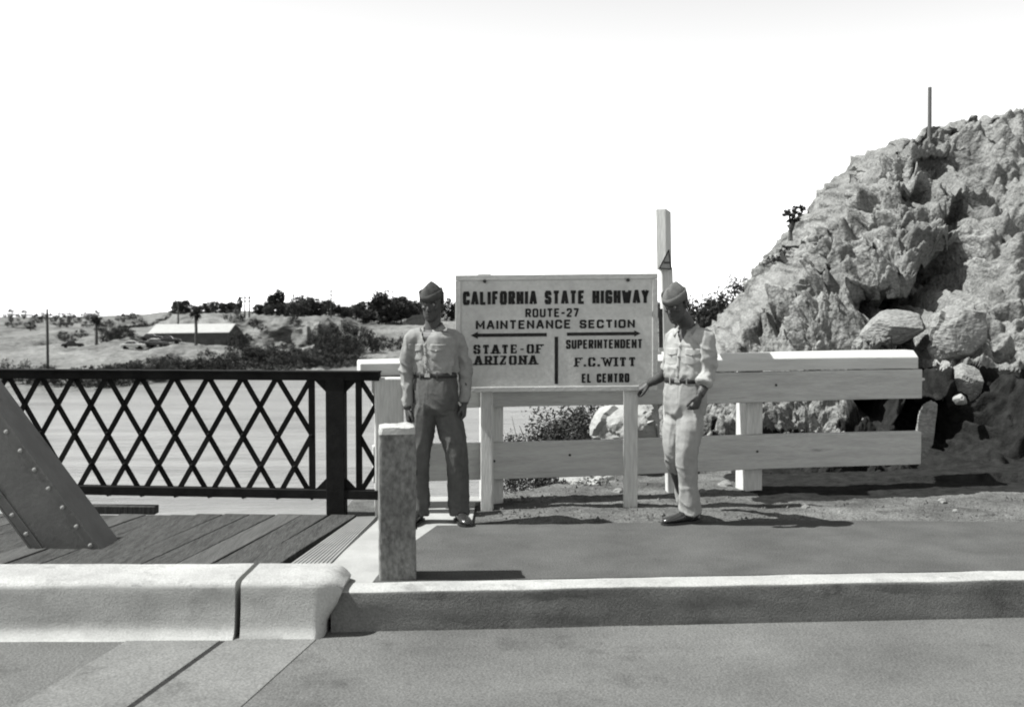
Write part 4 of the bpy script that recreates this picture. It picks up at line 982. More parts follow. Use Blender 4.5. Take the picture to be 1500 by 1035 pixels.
def lettering(text, x0, x1, yt, yb, sw, hw_=None, gap=.38, serif=False, stencil=False, tilt_extra=0.0):
    """block letters between photo columns x0..x1 and rows yt..yb (at sign centre); sw/hw_ = stroke widths in pixels for upright/level strokes"""
    hgt = yb - yt; hw_ = hw_ or sw; wds = []
    for ch in text: wds.append(GL[ch][0] * hgt)
    nat = sum(wds); gaps = gap * hgt * (len(text) - 1); scl = (x1 - x0 - sw - 0 * gaps)
    kx = (x1 - x0 - len(text) * sw - 0) / max(1e-6, nat + gaps)
    x = x0; cnt = [0]
    def strk(a, b_, wl):
        cnt[0] += 1; a = Vector(a); b_ = Vector(b_); d = b_ - a
        if d.length < 1e-6: return
        d.normalize(); nx_ = Vector((-d.y, d.x)) * wl / 2
        a = a - d * wl * .28; b_ = b_ + d * wl * .28
        yo = .0032 + .00004 * (cnt[0] % 12)
        q = [SQ(p.x, p.y, 0) + Vector((0, -yo, 0)) for p in (a + nx_, b_ + nx_, b_ - nx_, a - nx_)]
        mbx.prism(q, (0, yo - .0005, 0))
    for ch, wd in zip(text, wds):
        w_ = wd * kx; mbx = MB()
        for pl_ in GL[ch][1]:
            for (ax_, ay_), (bx_, by_) in zip(pl_[:-1], pl_[1:]):
                A_ = (x + sw / 2 + ax_ * w_, yb - hw_ / 2 - ay_ * (hgt - hw_)); B_2 = (x + sw / 2 + bx_ * w_, yb - hw_ / 2 - by_ * (hgt - hw_))
                dx, dy = abs(B_2[0] - A_[0]), abs(B_2[1] - A_[1]); f = dy / max(1e-6, math.hypot(dx, dy)); wl = hw_ + (sw - hw_) * f
                if ch in 'NMW' and .15 < f < .985: wl *= .68
                if stencil and dy > .8 * hgt and dx < .5 and ch in 'OCG':
                    m1 = .46; mid = lambda t: (A_[0] + (B_2[0] - A_[0]) * t, A_[1] + (B_2[1] - A_[1]) * t)
                    strk(A_, mid(.44), wl); strk(mid(.56), B_2, wl)
                else: strk(A_, B_2, wl)
            if serif and ch not in '-.':
                for (ex, ey) in (pl_[0], pl_[-1]):
                    if (ey == 0 or (ey == 1 and ch != 'T')) and ch in 'AFIHNMRTWPY':
                        sx_ = x + sw / 2 + ex * w_; sy_ = yb - hw_ / 2 - ey * (hgt - hw_); sw2 = sw * (.55 if ch == 'T' else .8); strk((sx_ - sw2, sy_), (sx_ + sw2, sy_), hw_)
                if ch in 'FEZT':
                    sx_ = x + sw / 2 + 1 * w_; strk((sx_, yt + hw_ * .3), (sx_, yt + hgt * .26), hw_ * .8)
                    if ch in 'T': sx_ = x + sw / 2; strk((sx_, yt + hw_ * .3), (sx_, yt + hgt * .3), hw_ * .9)
                    if ch in 'EZ': sx_ = x + sw / 2 + w_; strk((sx_, yb - hw_ * .3), (sx_, yb - hgt * .3), hw_ * .9)
        x += w_ + sw + gap * hgt * kx
        if mbx.v: mbx.build('letter', M_black, SG)
lettering('CALIFORNIA STATE HIGHWAY', 678, 950.5, 425.4, 445.5, 4.9, 4.3, gap=.28)
lettering('ROUTE-27', 769.5, 848, 451.4, 464.4, 2.9, 2.7, gap=.30)
lettering('MAINTENANCE', 697, 836, 468.0, 481.3, 3.2, 2.9, gap=.30)
lettering('SECTION', 849, 930, 468.6, 481.2, 3.2, 2.9, gap=.30)
lettering('STATE-OF', 693.5, 795, 503.8, 516.9, 4.0, 2.0, gap=.34, serif=True, stencil=True)
lettering('ARIZONA', 694.5, 787, 520.0, 533.2, 4.2, 2.0, gap=.36, serif=True, stencil=True)
lettering('SUPERINTENDENT', 829, 941, 497.6, 511.0, 3.1, 2.4, gap=.24)
lettering('F.C.WITT', 842, 931.5, 523.9, 537.0, 3.8, 1.9, gap=.34, serif=True, stencil=True)
lettering('EL CENTRO', 852, 922, 547.4, 560.8, 3.2, 2.4, gap=.30)
def flat(nm, pts):
    m_ = MB(); m_.prism([SQ(a, b_, .0035) for a, b_ in pts], (0, .003, 0)); m_.build(nm, M_black, SG)
flat('arrow', [(689.5, 489.8), (700, 484.6), (700, 487.3), (801, 487.3), (801, 492.3), (700, 492.3), (700, 495)])
flat('arrow', [(938.5, 489.4), (929, 484.8), (929, 487), (830.5, 487), (830.5, 491.8), (929, 491.8), (929, 494)])
flat('divider_bar', [(812.4, 493), (817.6, 493), (817.6, 562.2), (812.4, 562.2)])

# ================================================================== PEOPLE
def remesh(mbx, vox, it=3, fac=.5):
    me = mbx.mesh('tmp'); o = bpy.data.objects.new('tmp', me); COL.objects.link(o)
    r = o.modifiers.new('r', 'REMESH'); r.mode = 'VOXEL'; r.voxel_size = vox; r.adaptivity = 0
    if it: s_ = o.modifiers.new('s', 'SMOOTH'); s_.iterations = it; s_.factor = fac
    dg = bpy.context.evaluated_depsgraph_get(); dg.update(); m2 = bpy.data.meshes.new_from_object(o.evaluated_get(dg))
    bpy.data.objects.remove(o); bpy.data.meshes.remove(me); return m2
def getv(me): a = np.empty(len(me.vertices) * 3, np.float32); me.vertices.foreach_get('co', a); return a.reshape(-1, 3).astype(float)
def getn(me):
    a = np.empty(len(me.vertices) * 3, np.float32); me.vertex_normals.foreach_get('vector', a); return a.reshape(-1, 3).astype(float)
def setv(me, V): me.vertices.foreach_set('co', V.astype(np.float32).ravel()); me.update()
def ringp(c, hw, hd, yaw=0, n=28, ex=2.3, tilt=None):
    c = Vector(c); M = tilt if tilt else Matrix.Rotation(yaw, 3, 'Z'); r = []
    for i in range(n):
        a = 2 * math.pi * i / n; ca, sa = math.cos(a), math.sin(a)
        r.append(c + M @ Vector((hw * math.copysign(abs(ca) ** (2 / ex), ca), hd * math.copysign(abs(sa) ** (2 / ex), sa), 0)))
    return r
def seg_tube(mbx, pts, rad, n=18, sub=5):
    """smooth tube through points (Catmull-Rom)"""
    pts = [Vector(p) for p in pts]; rad = [r if isinstance(r, tuple) else (r, r) for r in rad]; P_, R_ = [], []
    for k in range(len(pts) - 1):
        a = pts[max(k - 1, 0)]; b_ = pts[k]; c_ = pts[k + 1]; d_ = pts[min(k + 2, len(pts) - 1)]
        for j in range(sub):
            t = j / sub; P_.append(0.5 * ((2 * b_) + (c_ - a) * t + (2 * a - 5 * b_ + 4 * c_ - d_) * t * t + (3 * b_ - a - 3 * c_ + d_) * t ** 3))
            R_.append((rad[k][0] + (rad[k + 1][0] - rad[k][0]) * t, rad[k][1] + (rad[k + 1][1] - rad[k][1]) * t))
    P_.append(pts[-1]); R_.append(rad[-1]); mbx.tube(P_, R_, n)
def hand(mbx, wrist, d, nrm_, s, curl=.5, sc=1.0, spread=.012):
    """d = finger direction, nrm_ = palm facing, s = thumb side"""
    d = Vector(d).normalized(); s = Vector(s); s = (s - d * s.dot(d)).normalized(); nm = Vector(nrm_); nm = (nm - d * nm.dot(d) - s * nm.dot(s)).normalized()
    w0 = Vector(wrist)
    def ring(c, hw, hd): return [c + s * (hw * math.cos(a)) + nm * (hd * math.sin(a)) for a in [2 * math.pi * i / 14 for i in range(14)]]
    mbx.loft([ring(w0 - d * .03 * sc, .027 * sc, .021 * sc), ring(w0 + d * .01 * sc, .029 * sc, .020 * sc), ring(w0 + d * .045 * sc, .040 * sc, .018 * sc), ring(w0 + d * .085 * sc, .041 * sc, .015 * sc), ring(w0 + d * .098 * sc, .036 * sc, .011 * sc)])
    for k, (off, ln) in enumerate([(.030, .072), (.010, .080), (-.010, .075), (-.029, .058)]):
        p = w0 + (d * .088 + s * off) * sc; a = curl * (.5 + .12 * k); pts_ = [p - d * .02 * sc, p]; dd = Vector(d)
        for j, f in enumerate((.45, .3, .25)):
            ang = a * (1.0 + .4 * j); ax_ = d.cross(nm); dd = Matrix.Rotation(ang, 3, ax_) @ dd if (Matrix.Rotation(.2, 3, ax_) @ d).dot(nm) > 0 else Matrix.Rotation(-ang, 3, ax_) @ dd
            p = p + dd * ln * f * sc; pts_.append(p)
        mbx.tube(pts_, [.0098 * sc, .0098 * sc, .0092 * sc, .0088 * sc, .0068 * sc], 10)
    b0 = w0 + (d * .018 + s * .022 + nm * .006) * sc; b1 = b0 + (d * .035 + s * .026 + nm * .012) * sc; b2 = b1 + (d * .032 + s * .006 + nm * .012) * sc; b3 = b2 + (d * .024 - s * .002 + nm * .008) * sc
    mbx.tube([b0, b1, b2, b3], [.016 * sc, .0125 * sc, .011 * sc, .0078 * sc], 10)
def head_into(mbx, M, c):
    T_ = lambda v: c + M @ Vector(v)
    prof_ = [(-.121, .014, .014, -.068), (-.114, .030, .028, -.060), (-.098, .043, .046, -.046), (-.075, .055, .064, -.030), (-.045, .064, .079, -.014), (-.015, .069, .089, -.005), (.02, .073, .095, 0), (.05, .0765, .100, .004), (.08, .074, .097, .006), (.102, .063, .083, .009), (.118, .042, .058, .010), (.126, .015, .02, .012)]
    rings = []
    for z, hw_, hd, yo in prof_:
        r_ = []
        for i in range(32):
            a = 2 * math.pi * i / 32; ca, sa = math.cos(a), math.sin(a); r_.append(T_((hw_ * math.copysign(abs(ca) ** .9, ca), yo + hd * math.copysign(abs(sa) ** .9, sa), z)))
        rings.append(r_)
    mbx.loft(rings)
    mbx.tube([T_((0, -.086, .022)), T_((0, -.101, .0)), T_((0, -.112, -.020)), T_((0, -.116, -.030)), T_((0, -.098, -.040))], [.008, .0095, .012, .0135, .009], 12)   # nose
    for s_ in (-1, 1): mbx.ball(T_((s_ * .011, -.103, -.033)), .0085, 8, 6)
    mbx.tube([T_((-.050, -.072, .026)), T_((-.024, -.090, .031)), T_((0, -.092, .026)), T_((.024, -.090, .031)), T_((.050, -.072, .026))], [.006, .0095, .008, .0095, .006], 10)   # brow
    for s_ in (-1, 1):
        mbx.ball(T_((s_ * .040, -.068, -.018)), (.022, .022, .016), 12, 8)      # cheek bone
        ear = M @ Matrix.Rotation(s_ * .35, 3, 'Z')
        mbx.ball(T_((s_ * .077, .012, -.004)), (.008, .020, .032), 12, 8, M=ear)
    mbx.tube([T_((-.024, -.079, -.060)), T_((-.010, -.092, -.0565)), T_((0, -.0935, -.058)), T_((.010, -.092, -.0565)), T_((.024, -.079, -.060))], [.004, .0062, .006, .0062, .004], 10)
    mbx.tube([T_((-.020, -.079, -.069)), T_((0, -.0925, -.071)), T_((.020, -.079, -.069))], [.004, .007, .004], 10)
    mbx.ball(T_((0, -.080, -.103)), (.020, .014, .014), 12, 8)
def head_sculpt(V, M, c):
    """press the eye sockets, mouth line"""
    Mi = np.array(M.inverted()); L_ = (V - np.array(c)) @ Mi.T; push = np.zeros(len(V))
    for s_ in (-1, 1):
        push += .013 * np.exp(-(((L_[:, 0] - s_ * .031) / .017) ** 2 + ((L_[:, 2] - .010) / .011) ** 2)) * (L_[:, 1] < -.03)
    push += .004 * np.exp(-((L_[:, 0] / .028) ** 2 + ((L_[:, 2] + .0645) / .0028) ** 2)) * (L_[:, 1] < -.05)
    L_[:, 1] += push
    return L_ @ np.array(M).T + np.array(c)
def mesh_obj(name, me, mt, parent, smooth=True):
    me.name = name; me.materials.clear(); me.materials.append(mt)
    if smooth: me.polygons.foreach_set('use_smooth', np.ones(len(me.polygons), bool))
    o = bpy.data.objects.new(name, me); COL.objects.link(o)
    if parent: o.parent = parent
    return o
def patch(name, bvh, O, U, Vv, Nn, outline, off, mt, parent, res=12, edge=.003):
    """cloth patch laid on a surface: outline = function (a,b in 0..1)->(u,v) metres"""
    n = res; pts_ = []; ok = True
    for i in range(n + 1):
        for j in range(n + 1):
            u, v = outline(i / n, j / n); o = O + U * u + Vv * v + Nn * .3; h = bvh.ray_cast(o, -Nn, .6)
            p = h[0] if h[0] else O + U * u + Vv * v
            e = (i in (0, n) or j in (0, n)); pts_.append(p + Nn * (off * (-.6 if e else 1)))
    m_ = MB(); m_.add(pts_, [(i * (n + 1) + j, (i + 1) * (n + 1) + j, (i + 1) * (n + 1) + j + 1, i * (n + 1) + j + 1) for i in range(n) for j in range(n)])
    o = m_.build(name, mt, None, smooth=True, loc=(0, 0, 0)); o.parent = parent; return o
def shoe(name, heel, toe_dir, ln, parent, up=Vector((0, 0, 1))):
    f = Vector((toe_dir[0], toe_dir[1], 0)).normalized(); s_ = Vector((-f.y, f.x, 0)); h = Vector(heel); h.z = 0
    prof_ = [(-.035, .026, .05, .02), (-.01, .036, .085, 0), (.03, .036, .095, 0), (.07, .034, .09, 0), (.12, .041, .066, 0), (.17, .048, .052, 0), (.215, .046, .045, 0), (.245, .034, .036, 0), (.262, .014, .022, 0)]
    m_ = MB(); rings = []
    for x, hw_, hh, z0 in prof_:
        x = x * ln / .262; c_ = h + f * x; r_ = []
        for i in range(16):
            a = 2 * math.pi * i / 16; r_.append(c_ + s_ * (hw_ * math.copysign(abs(math.cos(a)) ** .8, math.cos(a))) + up * (.014 + hh / 2 + hh / 2 * math.sin(a)))
        rings.append(r_)
    m_.loft(rings); o = m_.build(name, M_shoe, None, smooth=True, loc=(0, 0, 0)); o.parent = parent
    sm = o.modifiers.new('sub', 'SUBSURF'); sm.levels = sm.render_levels = 1
    m_ = MB(); out = []
    for x, hw_, hh, z0 in prof_: out.append((x * ln / .262, hw_ + .003))
    poly_ = [h + f * a + s_ * b_ for a, b_ in out] + [h + f * a - s_ * b_ for a, b_ in reversed(out)]
    m_.prism([p + up * .001 for p in poly_], up * .016); so = m_.build('sole', M_belt, None, loc=(0, 0, 0)); so.parent = o
    m_ = MB()
    for k in range(4):
        q_ = h + f * ((.075 + .018 * k) * ln / .262) + up * (.108 - .011 * k); m_.tube([q_ - s_ * .016, q_ + up * .003, q_ + s_ * .016], .0025, 6)
    lo = m_.build('laces', M_hair, None, loc=(0, 0, 0)); lo.parent = o; lo['kind'] = 'stuff'
    return o
def cap(parent, M, c, lean=0.0, mt=None):
    T_ = lambda v: c + M @ Matrix.Rotation(lean, 3, 'Y') @ Matrix.Rotation(R(7), 3, 'X') @ Vector(v)
    rings = []
    for z, hw_, hd, yo in [(.050, .0835, .110, .003), (.075, .082, .110, .004), (.10, .074, .108, .005), (.125, .056, .102, .006), (.148, .032, .092, .006), (.163, .014, .082, .006), (.168, .004, .07, .006)]:
        rings.append([T_((hw_ * math.cos(a), yo + hd * math.copysign(abs(math.sin(a)) ** .9, math.sin(a)), z - .016 * math.sin(a) ** 2 * (z > .09) + .004 * (z > .14) * math.cos(3 * a))) for a in [2 * math.pi * i / 36 for i in range(36)]])
    m_ = MB(); m_.loft(rings, cap=True); o = m_.build('cap', mt or M_cap, None, smooth=True, loc=(0, 0, 0)); o.parent = parent
    # turned-up flap
    rings = []
    lo_, hi_ = [], []
    for i in range(48):
        a = 2 * math.pi * i / 48; ex_ = .012 + .020 * abs(math.cos(a)) ** 1.0
        lo_.append(T_((.0885 * math.cos(a), .003 + .115 * math.sin(a), .046))); hi_.append(T_((.0865 * math.cos(a), .004 + .1135 * math.sin(a), .078 + ex_)))
    m_ = MB(); m_.add(lo_ + hi_, [(i, (i + 1) % 48, 48 + (i + 1) % 48, 48 + i) for i in range(48)]); f_ = m_.build('cap_flap', mt or M_cap, None, smooth=True, loc=(0, 0, 0)); f_.parent = o
    so = f_.modifiers.new('solid', 'SOLIDIFY'); so.thickness = .004
    return o
def hair(parent, M, c):
    T_ = lambda v: c + M @ Vector(v); rings = []
    m_ = MB(); grid = []
    zs = [.085, .06, .035, .01, -.02, -.045]
    for k, z in enumerate(zs):
        r_ = []
        for i in range(25):
            a = R(-12 + 204 * i / 24)            # 0..180 = back half, starts at the side
            back = math.sin(a); zz = z if back > .35 or z > .01 else max(z, .008 - .03 * back)
            hw_ = .0795 - .004 * max(0, -z * 20) * .3; hd = .103 - .20 * max(0, -z) * .5
            r_.append(T_((hw_ * math.cos(a), .006 + hd * math.sin(a), zz)))
        grid += r_
    m_.add(grid, [(k * 25 + i, k * 25 + i + 1, (k + 1) * 25 + i + 1, (k + 1) * 25 + i) for k in range(len(zs) - 1) for i in range(24)])
    o = m_.build('hair', M_hair, None, smooth=True, loc=(0, 0, 0)); o.parent = parent
    so = o.modifiers.new('solid', 'SOLIDIFY'); so.thickness = .007; so.offset = 0
    return o
def eyes(parent, M, c):
    for s_ in (-1, 1):
        m_ = MB(); p = c + M @ Vector((s_ * .031, -.0775, .009)); m_.ball(p, .0105, 12, 8); e = m_.build('eye', M_eye, None, smooth=True, loc=(0, 0, 0)); e.parent = parent
        m_ = MB(); m_.ball(p + M @ Vector((0, -.0075, -.001)), .0052, 10, 6); i_ = m_.build('iris', M_iris, None, smooth=True, loc=(0, 0, 0)); i_.parent = e
        m_ = MB(); m_.tube([c + M @ Vector((s_ * .018, -.0945, .027)), c + M @ Vector((s_ * .033, -.094, .033)), c + M @ Vector((s_ * .048, -.080, .028))], [.003, .0036, .002], 6)
        b_ = m_.build('eyebrow', M_hair, None, smooth=True, loc=(0, 0, 0)); b_.parent = parent
def collar(parent, c, yaw, r_in=.066, mt=None, back_up=.020):
    M = Matrix.Rotation(yaw, 3, 'Z'); n = 30; m_ = MB(); T1, T2, T3 = [], [], []
    for i in range(n + 1):
        a = R(-62 + (304) * i / n)               # measured so that 90 deg = back
        f = max(0.0, -math.sin(a))              # 1 at the front
        ca, sa = math.cos(a), math.sin(a)
        T1.append(c + M @ Vector((r_in * ca, r_in * sa * 1.0, -.012 - .035 * f)))
        T2.append(c + M @ Vector(((r_in + .006) * ca, (r_in + .007) * sa, .022 + back_up * max(0, sa) - .045 * f)))
        w_ = .036 + .030 * f ** 2
        T3.append(c + M @ Vector(((r_in + .028) * ca + .020 * f * math.copysign(1, ca), (r_in + .026) * sa - .010 * f, .022 + back_up * max(0, sa) - .030 * f - w_)))
    k = n + 1; m_.add(T1 + T2 + T3, [(i, i + 1, k + i + 1, k + i) for i in range(n)] + [(k + i, k + i + 1, 2 * k + i + 1, 2 * k + i) for i in range(n)])
    o = m_.build('collar', mt, None, smooth=True, loc=(0, 0, 0)); o.parent = parent
    so = o.modifiers.new('solid', 'SOLIDIFY'); so.thickness = .005; so.offset = 0
    return o
def folds(me, amp, kind, seed=0, extra=None):
    V = getv(me); N_ = getn(me); o = 13.7 * seed
    q_ = V + .03 * np.stack([perlin(V * 6 + o), perlin(V * 6 + o + 5), perlin(V * 6 + o + 9)], 1)
    rid = lambda p, e: np.clip(1 - 2.2 * np.abs(perlin(p)), 0, 1) ** e
    if kind == 'shirt':
        dg_ = q_ @ np.array([[.8, 0, .6], [0, 1, 0], [-.6, 0, .8]])
        d = .75 * rid(dg_ * np.array([4.5, 4.5, 11]) + o, 2.0) + .6 * rid(q_ * np.array([11, 11, 4]) + 3 + o, 1.8) + .3 * perlin(q_ * 22)
    else:
        d = .8 * rid(q_ * np.array([10, 10, 2.2]) + o, 1.8) + .5 * rid(q_ @ np.array([[.8, 0, .6], [0, 1, 0], [-.6, 0, .8]]) * np.array([6, 6, 13]) + 3 + o, 2) * (.4 + .6 * rid(V * 2.4 + 8, 1)) + .15 * perlin(q_ * 22)
    if extra is not None: amp = amp * extra(V)
    setv(me, V + N_ * ((d - .25) * amp)[:, None])

def soldier(o_, spec):
    yaw = spec['yaw']; Ry = Matrix.Rotation(yaw, 3, 'Z'); Z = Vector((0, 0, 1))
    L_ = lambda px, py, dy=0.0: P(px, py, o_[1] + dy) - Vector(o_)
    torso = spec['torso']        # (point, hw, hd)
    sh = spec['arms']; lg = spec['legs']; hc = spec['head']; HM = spec['HM']
    # ---- body: one continuous mesh
    b_ = MB()
    b_.loft([ringp(c, hw_ - .012, hd - .012, yaw) for c, hw_, hd in torso] + [ringp(spec['neck'] + Vector((0, 0, -.012)), .052, .056, yaw)])
    seg_tube(b_, [spec['neck'] - Z * .05, spec['neck'] + Z * .02, hc + HM @ Vector((0, .022, -.075)), hc + HM @ Vector((0, .018, -.02))], [.068, .059, .056, .055])
    head_into(b_, HM, hc)
    for a in sh:
        seg_tube(b_, [a['in'], a['sh'], a['el'], a['wr']], [.05, .047, (.042), (.030)])
        hand(b_, a['wr'], a['hd'], a['pn'], a['ts'], a['curl'], 1.0)
    for l in lg:
        seg_tube(b_, [l['hip'] + Z * .06, l['hip'], l['kn'], l['an'], l['an'] - Z * .03], [.07, .072, .05, .034, .036])
        f = Vector((l['toe'][0], l['toe'][1], 0)).normalized(); an = Vector(l['an']); b_.tube([Vector((an.x, an.y, .05)) - f * .02, Vector((an.x, an.y, .045)) + f * .07, Vector((an.x, an.y, .035)) + f * .15], [.032, .03, .022], 12)
    b_.loft([ringp(torso[0][0] + Vector((0, 0, dz)), torso[0][1] - k, torso[0][2] - k, yaw) for dz, k in ((.02, .015), (-.08, .012), (-.17, .015), (-.22, .04))])
    me = remesh(b_, .0048, 3, .45); V = getv(me); setv(me, head_sculpt(V, HM, hc)); root = mesh_obj('person', me, M_skin, None); root.location = o_
    tag(root, spec['label'], 'person')
    eyes(root, HM, hc); hair(root, HM, hc); cap(root, HM, hc, spec.get('cap_lean', 0), spec.get('Mc'))
    # ---- shirt
    s_ = MB(); s_.loft([ringp(c, hw_, hd, yaw) for c, hw_, hd in torso] + [ringp(spec['neck'] + Vector((0, 0, -.035)), .088, .078, yaw), ringp(spec['neck'] + Vector((0, 0, -.008)), .068, .068, yaw)])
    for a in sh:
        seg_tube(s_, [a['in'], a['sh']] + a['sl'], [.075] + a['sr'])
        if a.get('cuff'):
            e = Vector(a['sl'][-1]); pe = Vector(a['sl'][-2]); d = (e - pe).normalized(); r = a['sr'][-1]; s_.tube([e - d * .035, e - d * .03, e + d * .004, e + d * .008], [r * .9, r + .006, r + .006, r * .9], 18)
    me = remesh(s_, .0078, 4, .5)
    wz = torso[0][0].z
    folds(me, .014, 'shirt', spec['seed'], lambda V: .55 + .8 * np.exp(-((V[:, 2] - wz - .06) / .09) ** 2) + .35 * (np.abs((V - np.array(torso[2][0])) @ np.array(Ry.col[0])) > .16))
    # open neck: cut a V
    bm = bmesh.new(); bm.from_mesh(me); Ri = Ry.inverted(); nk = Vector(spec['neck']); kill = []
    for f_ in bm.faces:
        q_ = Ri @ (f_.calc_center_median() - nk)
        if q_.y < -.02 and q_.z > -.105 and abs(q_.x) < .045 * (q_.z + .105) / .105 * 1.25: kill.append(f_)
        elif q_.z > -.02 and q_.length < .085 and f_.normal.z > .75: kill.append(f_)
    bmesh.ops.delete(bm, geom=kill, context='FACES'); bm.to_mesh(me); bm.free()
    shirt = mesh_obj('shirt', me, spec['Ms'], root)
    bvh = BVHTree.FromPolygons([tuple(v) for v in getv(me)], [tuple(p.vertices) for p in me.polygons])
    side = Ry @ Vector((1, 0, 0)); fwd = Ry @ Vector((0, -1, 0)); chest = Vector(torso[3][0])
    for k_ in (-1, 1):
        Op = chest + side * (k_ * .088) + Z * .0 
        patch('pocket', bvh, Op, side, Z, fwd, lambda a, b2: ((a - .5) * .115, -.115 + b2 * .115 - (.012 * (1 - abs(2 * a - 1)) * (1 - b2))), .0045, spec['Ms'], shirt)
        patch('pocket_flap', bvh, Op + fwd * .004, side, Z, fwd, lambda a, b2: ((a - .5) * .124, -.040 + b2 * .046 - (.018 * (1 - abs(2 * a - 1)) * (1 - b2))), .010, spec['Mf'], shirt, res=10)
        q_ = Op - Z * .045; h = bvh.ray_cast(q_ + fwd * .3, -fwd, .6)
        if h[0]: m_ = MB(); m_.ball(h[0] + fwd * .013, (.007, .007, .007), 8, 6); bt = m_.build('button', M_brass if False else M_eye, None, loc=(0, 0, 0)); bt.parent = shirt
    top = nk - Z * .10; bot = Vector(torso[0][0]); hgt_ = top.z - bot.z
    mid_ = lambda t: bot.lerp(Vector((top.x, top.y, top.z)), t)
    patch('placket', bvh, Vector((0, 0, 0)), Vector((1, 0, 0)), Z, fwd, lambda a, b2: (0, 0), 0, spec['Ms'], shirt) if False else None
    pts_ = []; n_ = 26
    for j in range(n_ + 1):
        for i in range(5):
            c_ = mid_(.02 + .98 * j / n_) + side * ((i / 4 - .5) * .034); h = bvh.ray_cast(c_ + fwd * .35, -fwd, .6); p = h[0] if h[0] else c_ + fwd * .12
            pts_.append(p + fwd * (.005 if i in (1, 2, 3) else -.003))
    m_ = MB(); m_.add(pts_, [(j * 5 + i, j * 5 + i + 1, (j + 1) * 5 + i + 1, (j + 1) * 5 + i) for j in range(n_) for i in range(4)]); pk = m_.build('placket', spec['Ms'], None, smooth=True, loc=(0, 0, 0)); pk.parent = shirt
    for t in (.12, .38, .64, .9):
        c_ = mid_(t); h = bvh.ray_cast(c_ + fwd * .35, -fwd, .6)
        if h[0]: m_ = MB(); m_.ball(h[0] + fwd * .009, (.006, .006, .006), 8, 6); bt = m_.build('button', M_eye, None, loc=(0, 0, 0)); bt.parent = shirt
    collar(shirt, nk + Vector((0, 0, .006)), yaw, mt=spec['Mf'])
    # ---- trousers
    t_ = MB(); w0 = Vector(torso[0][0]); hp_ = spec['hips']
    t_.loft([ringp(w0 + Vector((0, 0, .022)), spec['waist'][0], spec['waist'][1], yaw), ringp(w0 - Vector((0, 0, .02)), spec['waist'][0] + .004, spec['waist'][1] + .004, yaw), ringp(w0.lerp(hp_, .5), spec['hipw'] * .97, .118, yaw), ringp(hp_, spec['hipw'], .125, yaw), ringp(hp_ - Vector((0, 0, .07)), spec['hipw'] - .012, .118, yaw), ringp(hp_ - Vector((0, 0, .12)), spec['hipw'] - .06, .08, yaw)])
    for l in lg:
        seg_tube(t_, [l['hip'], l['th'], l['kn'], l['sh'], l['hem']], [.088, l['w'][0], l['w'][1], l['w'][2], l['w'][3]], sub=6)
    me = remesh(t_, .0078, 4, .5)
    kn = [np.array(l['kn']) for l in lg]; hm = [np.array(l['hem']) for l in lg]
    def ex(V):
        a = .55 + .7 * np.exp(-((V[:, 2] - (hp_.z - .10)) / .06) ** 2)
        for k_, h_ in zip(kn, hm): a += .5 * np.exp(-(np.linalg.norm(V - k_, axis=1) / .12) ** 2) + .9 * np.exp(-(np.linalg.norm(V - h_, axis=1) / .13) ** 2)
        return a
    folds(me, .017, 'trousers', spec['seed'] + 3, ex)
    tr = mesh_obj('trousers', me, spec['Mp'], root)
    tb = BVHTree.FromPolygons([tuple(v) for v in getv(me)], [tuple(p.vertices) for p in me.polygons])
    # belt, buckle, loops
    c = w0 + Vector((0, 0, .004)); m_ = MB(); rings = []
    for dz, g in ((-.021, .002), (-.019, .007), (.019, .007), (.021, .002)): rings.append(ringp(c + Vector((0, 0, dz)), spec['waist'][0] + g + .004, spec['waist'][1] + g + .004, yaw, n=40))
    m_.loft(rings, cap=False); bl = m_.build('belt', M_belt, None, smooth=True, loc=(0, 0, 0)); bl.parent = root
    fr_ = c + fwd * (spec['waist'][1] + .013); m_ = MB(); m_.box(fr_, (.046, .006, .032), rz=yaw); bk = m_.build('buckle', M_brass, None, bevel=.002, loc=(0, 0, 0)); bk.parent = bl
    for a in (-2.5, -2.0, -1.1, -.64, .8, 2.2):
        q_ = c + Ry @ Vector(((spec['waist'][0] + .012) * math.cos(a), (spec['waist'][1] + .012) * math.sin(a), 0)); m_ = MB(); m_.box(q_, (.012, .006, .048), rz=yaw + a + math.pi / 2); lp = m_.build('belt_loop', spec['Mp'], None, loc=(0, 0, 0)); lp.parent = tr
    # fly
    pts_ = []
    for j in range(9):
        for i in range(3):
            c_ = w0 - Vector((0, 0, .03 + .017 * j)) + side * ((i - 1) * .012 + .006 * (j / 8)); h = tb.ray_cast(c_ + fwd * .35, -fwd, .6); pts_.append((h[0] if h[0] else c_ + fwd * .1) + fwd * (.0045 if i == 1 else -.001))
    m_ = MB(); m_.add(pts_, [(j * 3 + i, j * 3 + i + 1, (j + 1) * 3 + i + 1, (j + 1) * 3 + i) for j in range(8) for i in range(2)]); fl = m_.build('fly', spec['Mp'], None, smooth=True, loc=(0, 0, 0)); fl.parent = tr
    for l in lg:
        an = Vector(l['an']); f = Vector((l['toe'][0], l['toe'][1], 0)).normalized(); shoe('shoe', (an.x - f.x * .02, an.y - f.y * .02, 0), l['toe'], .268, root)
    return root

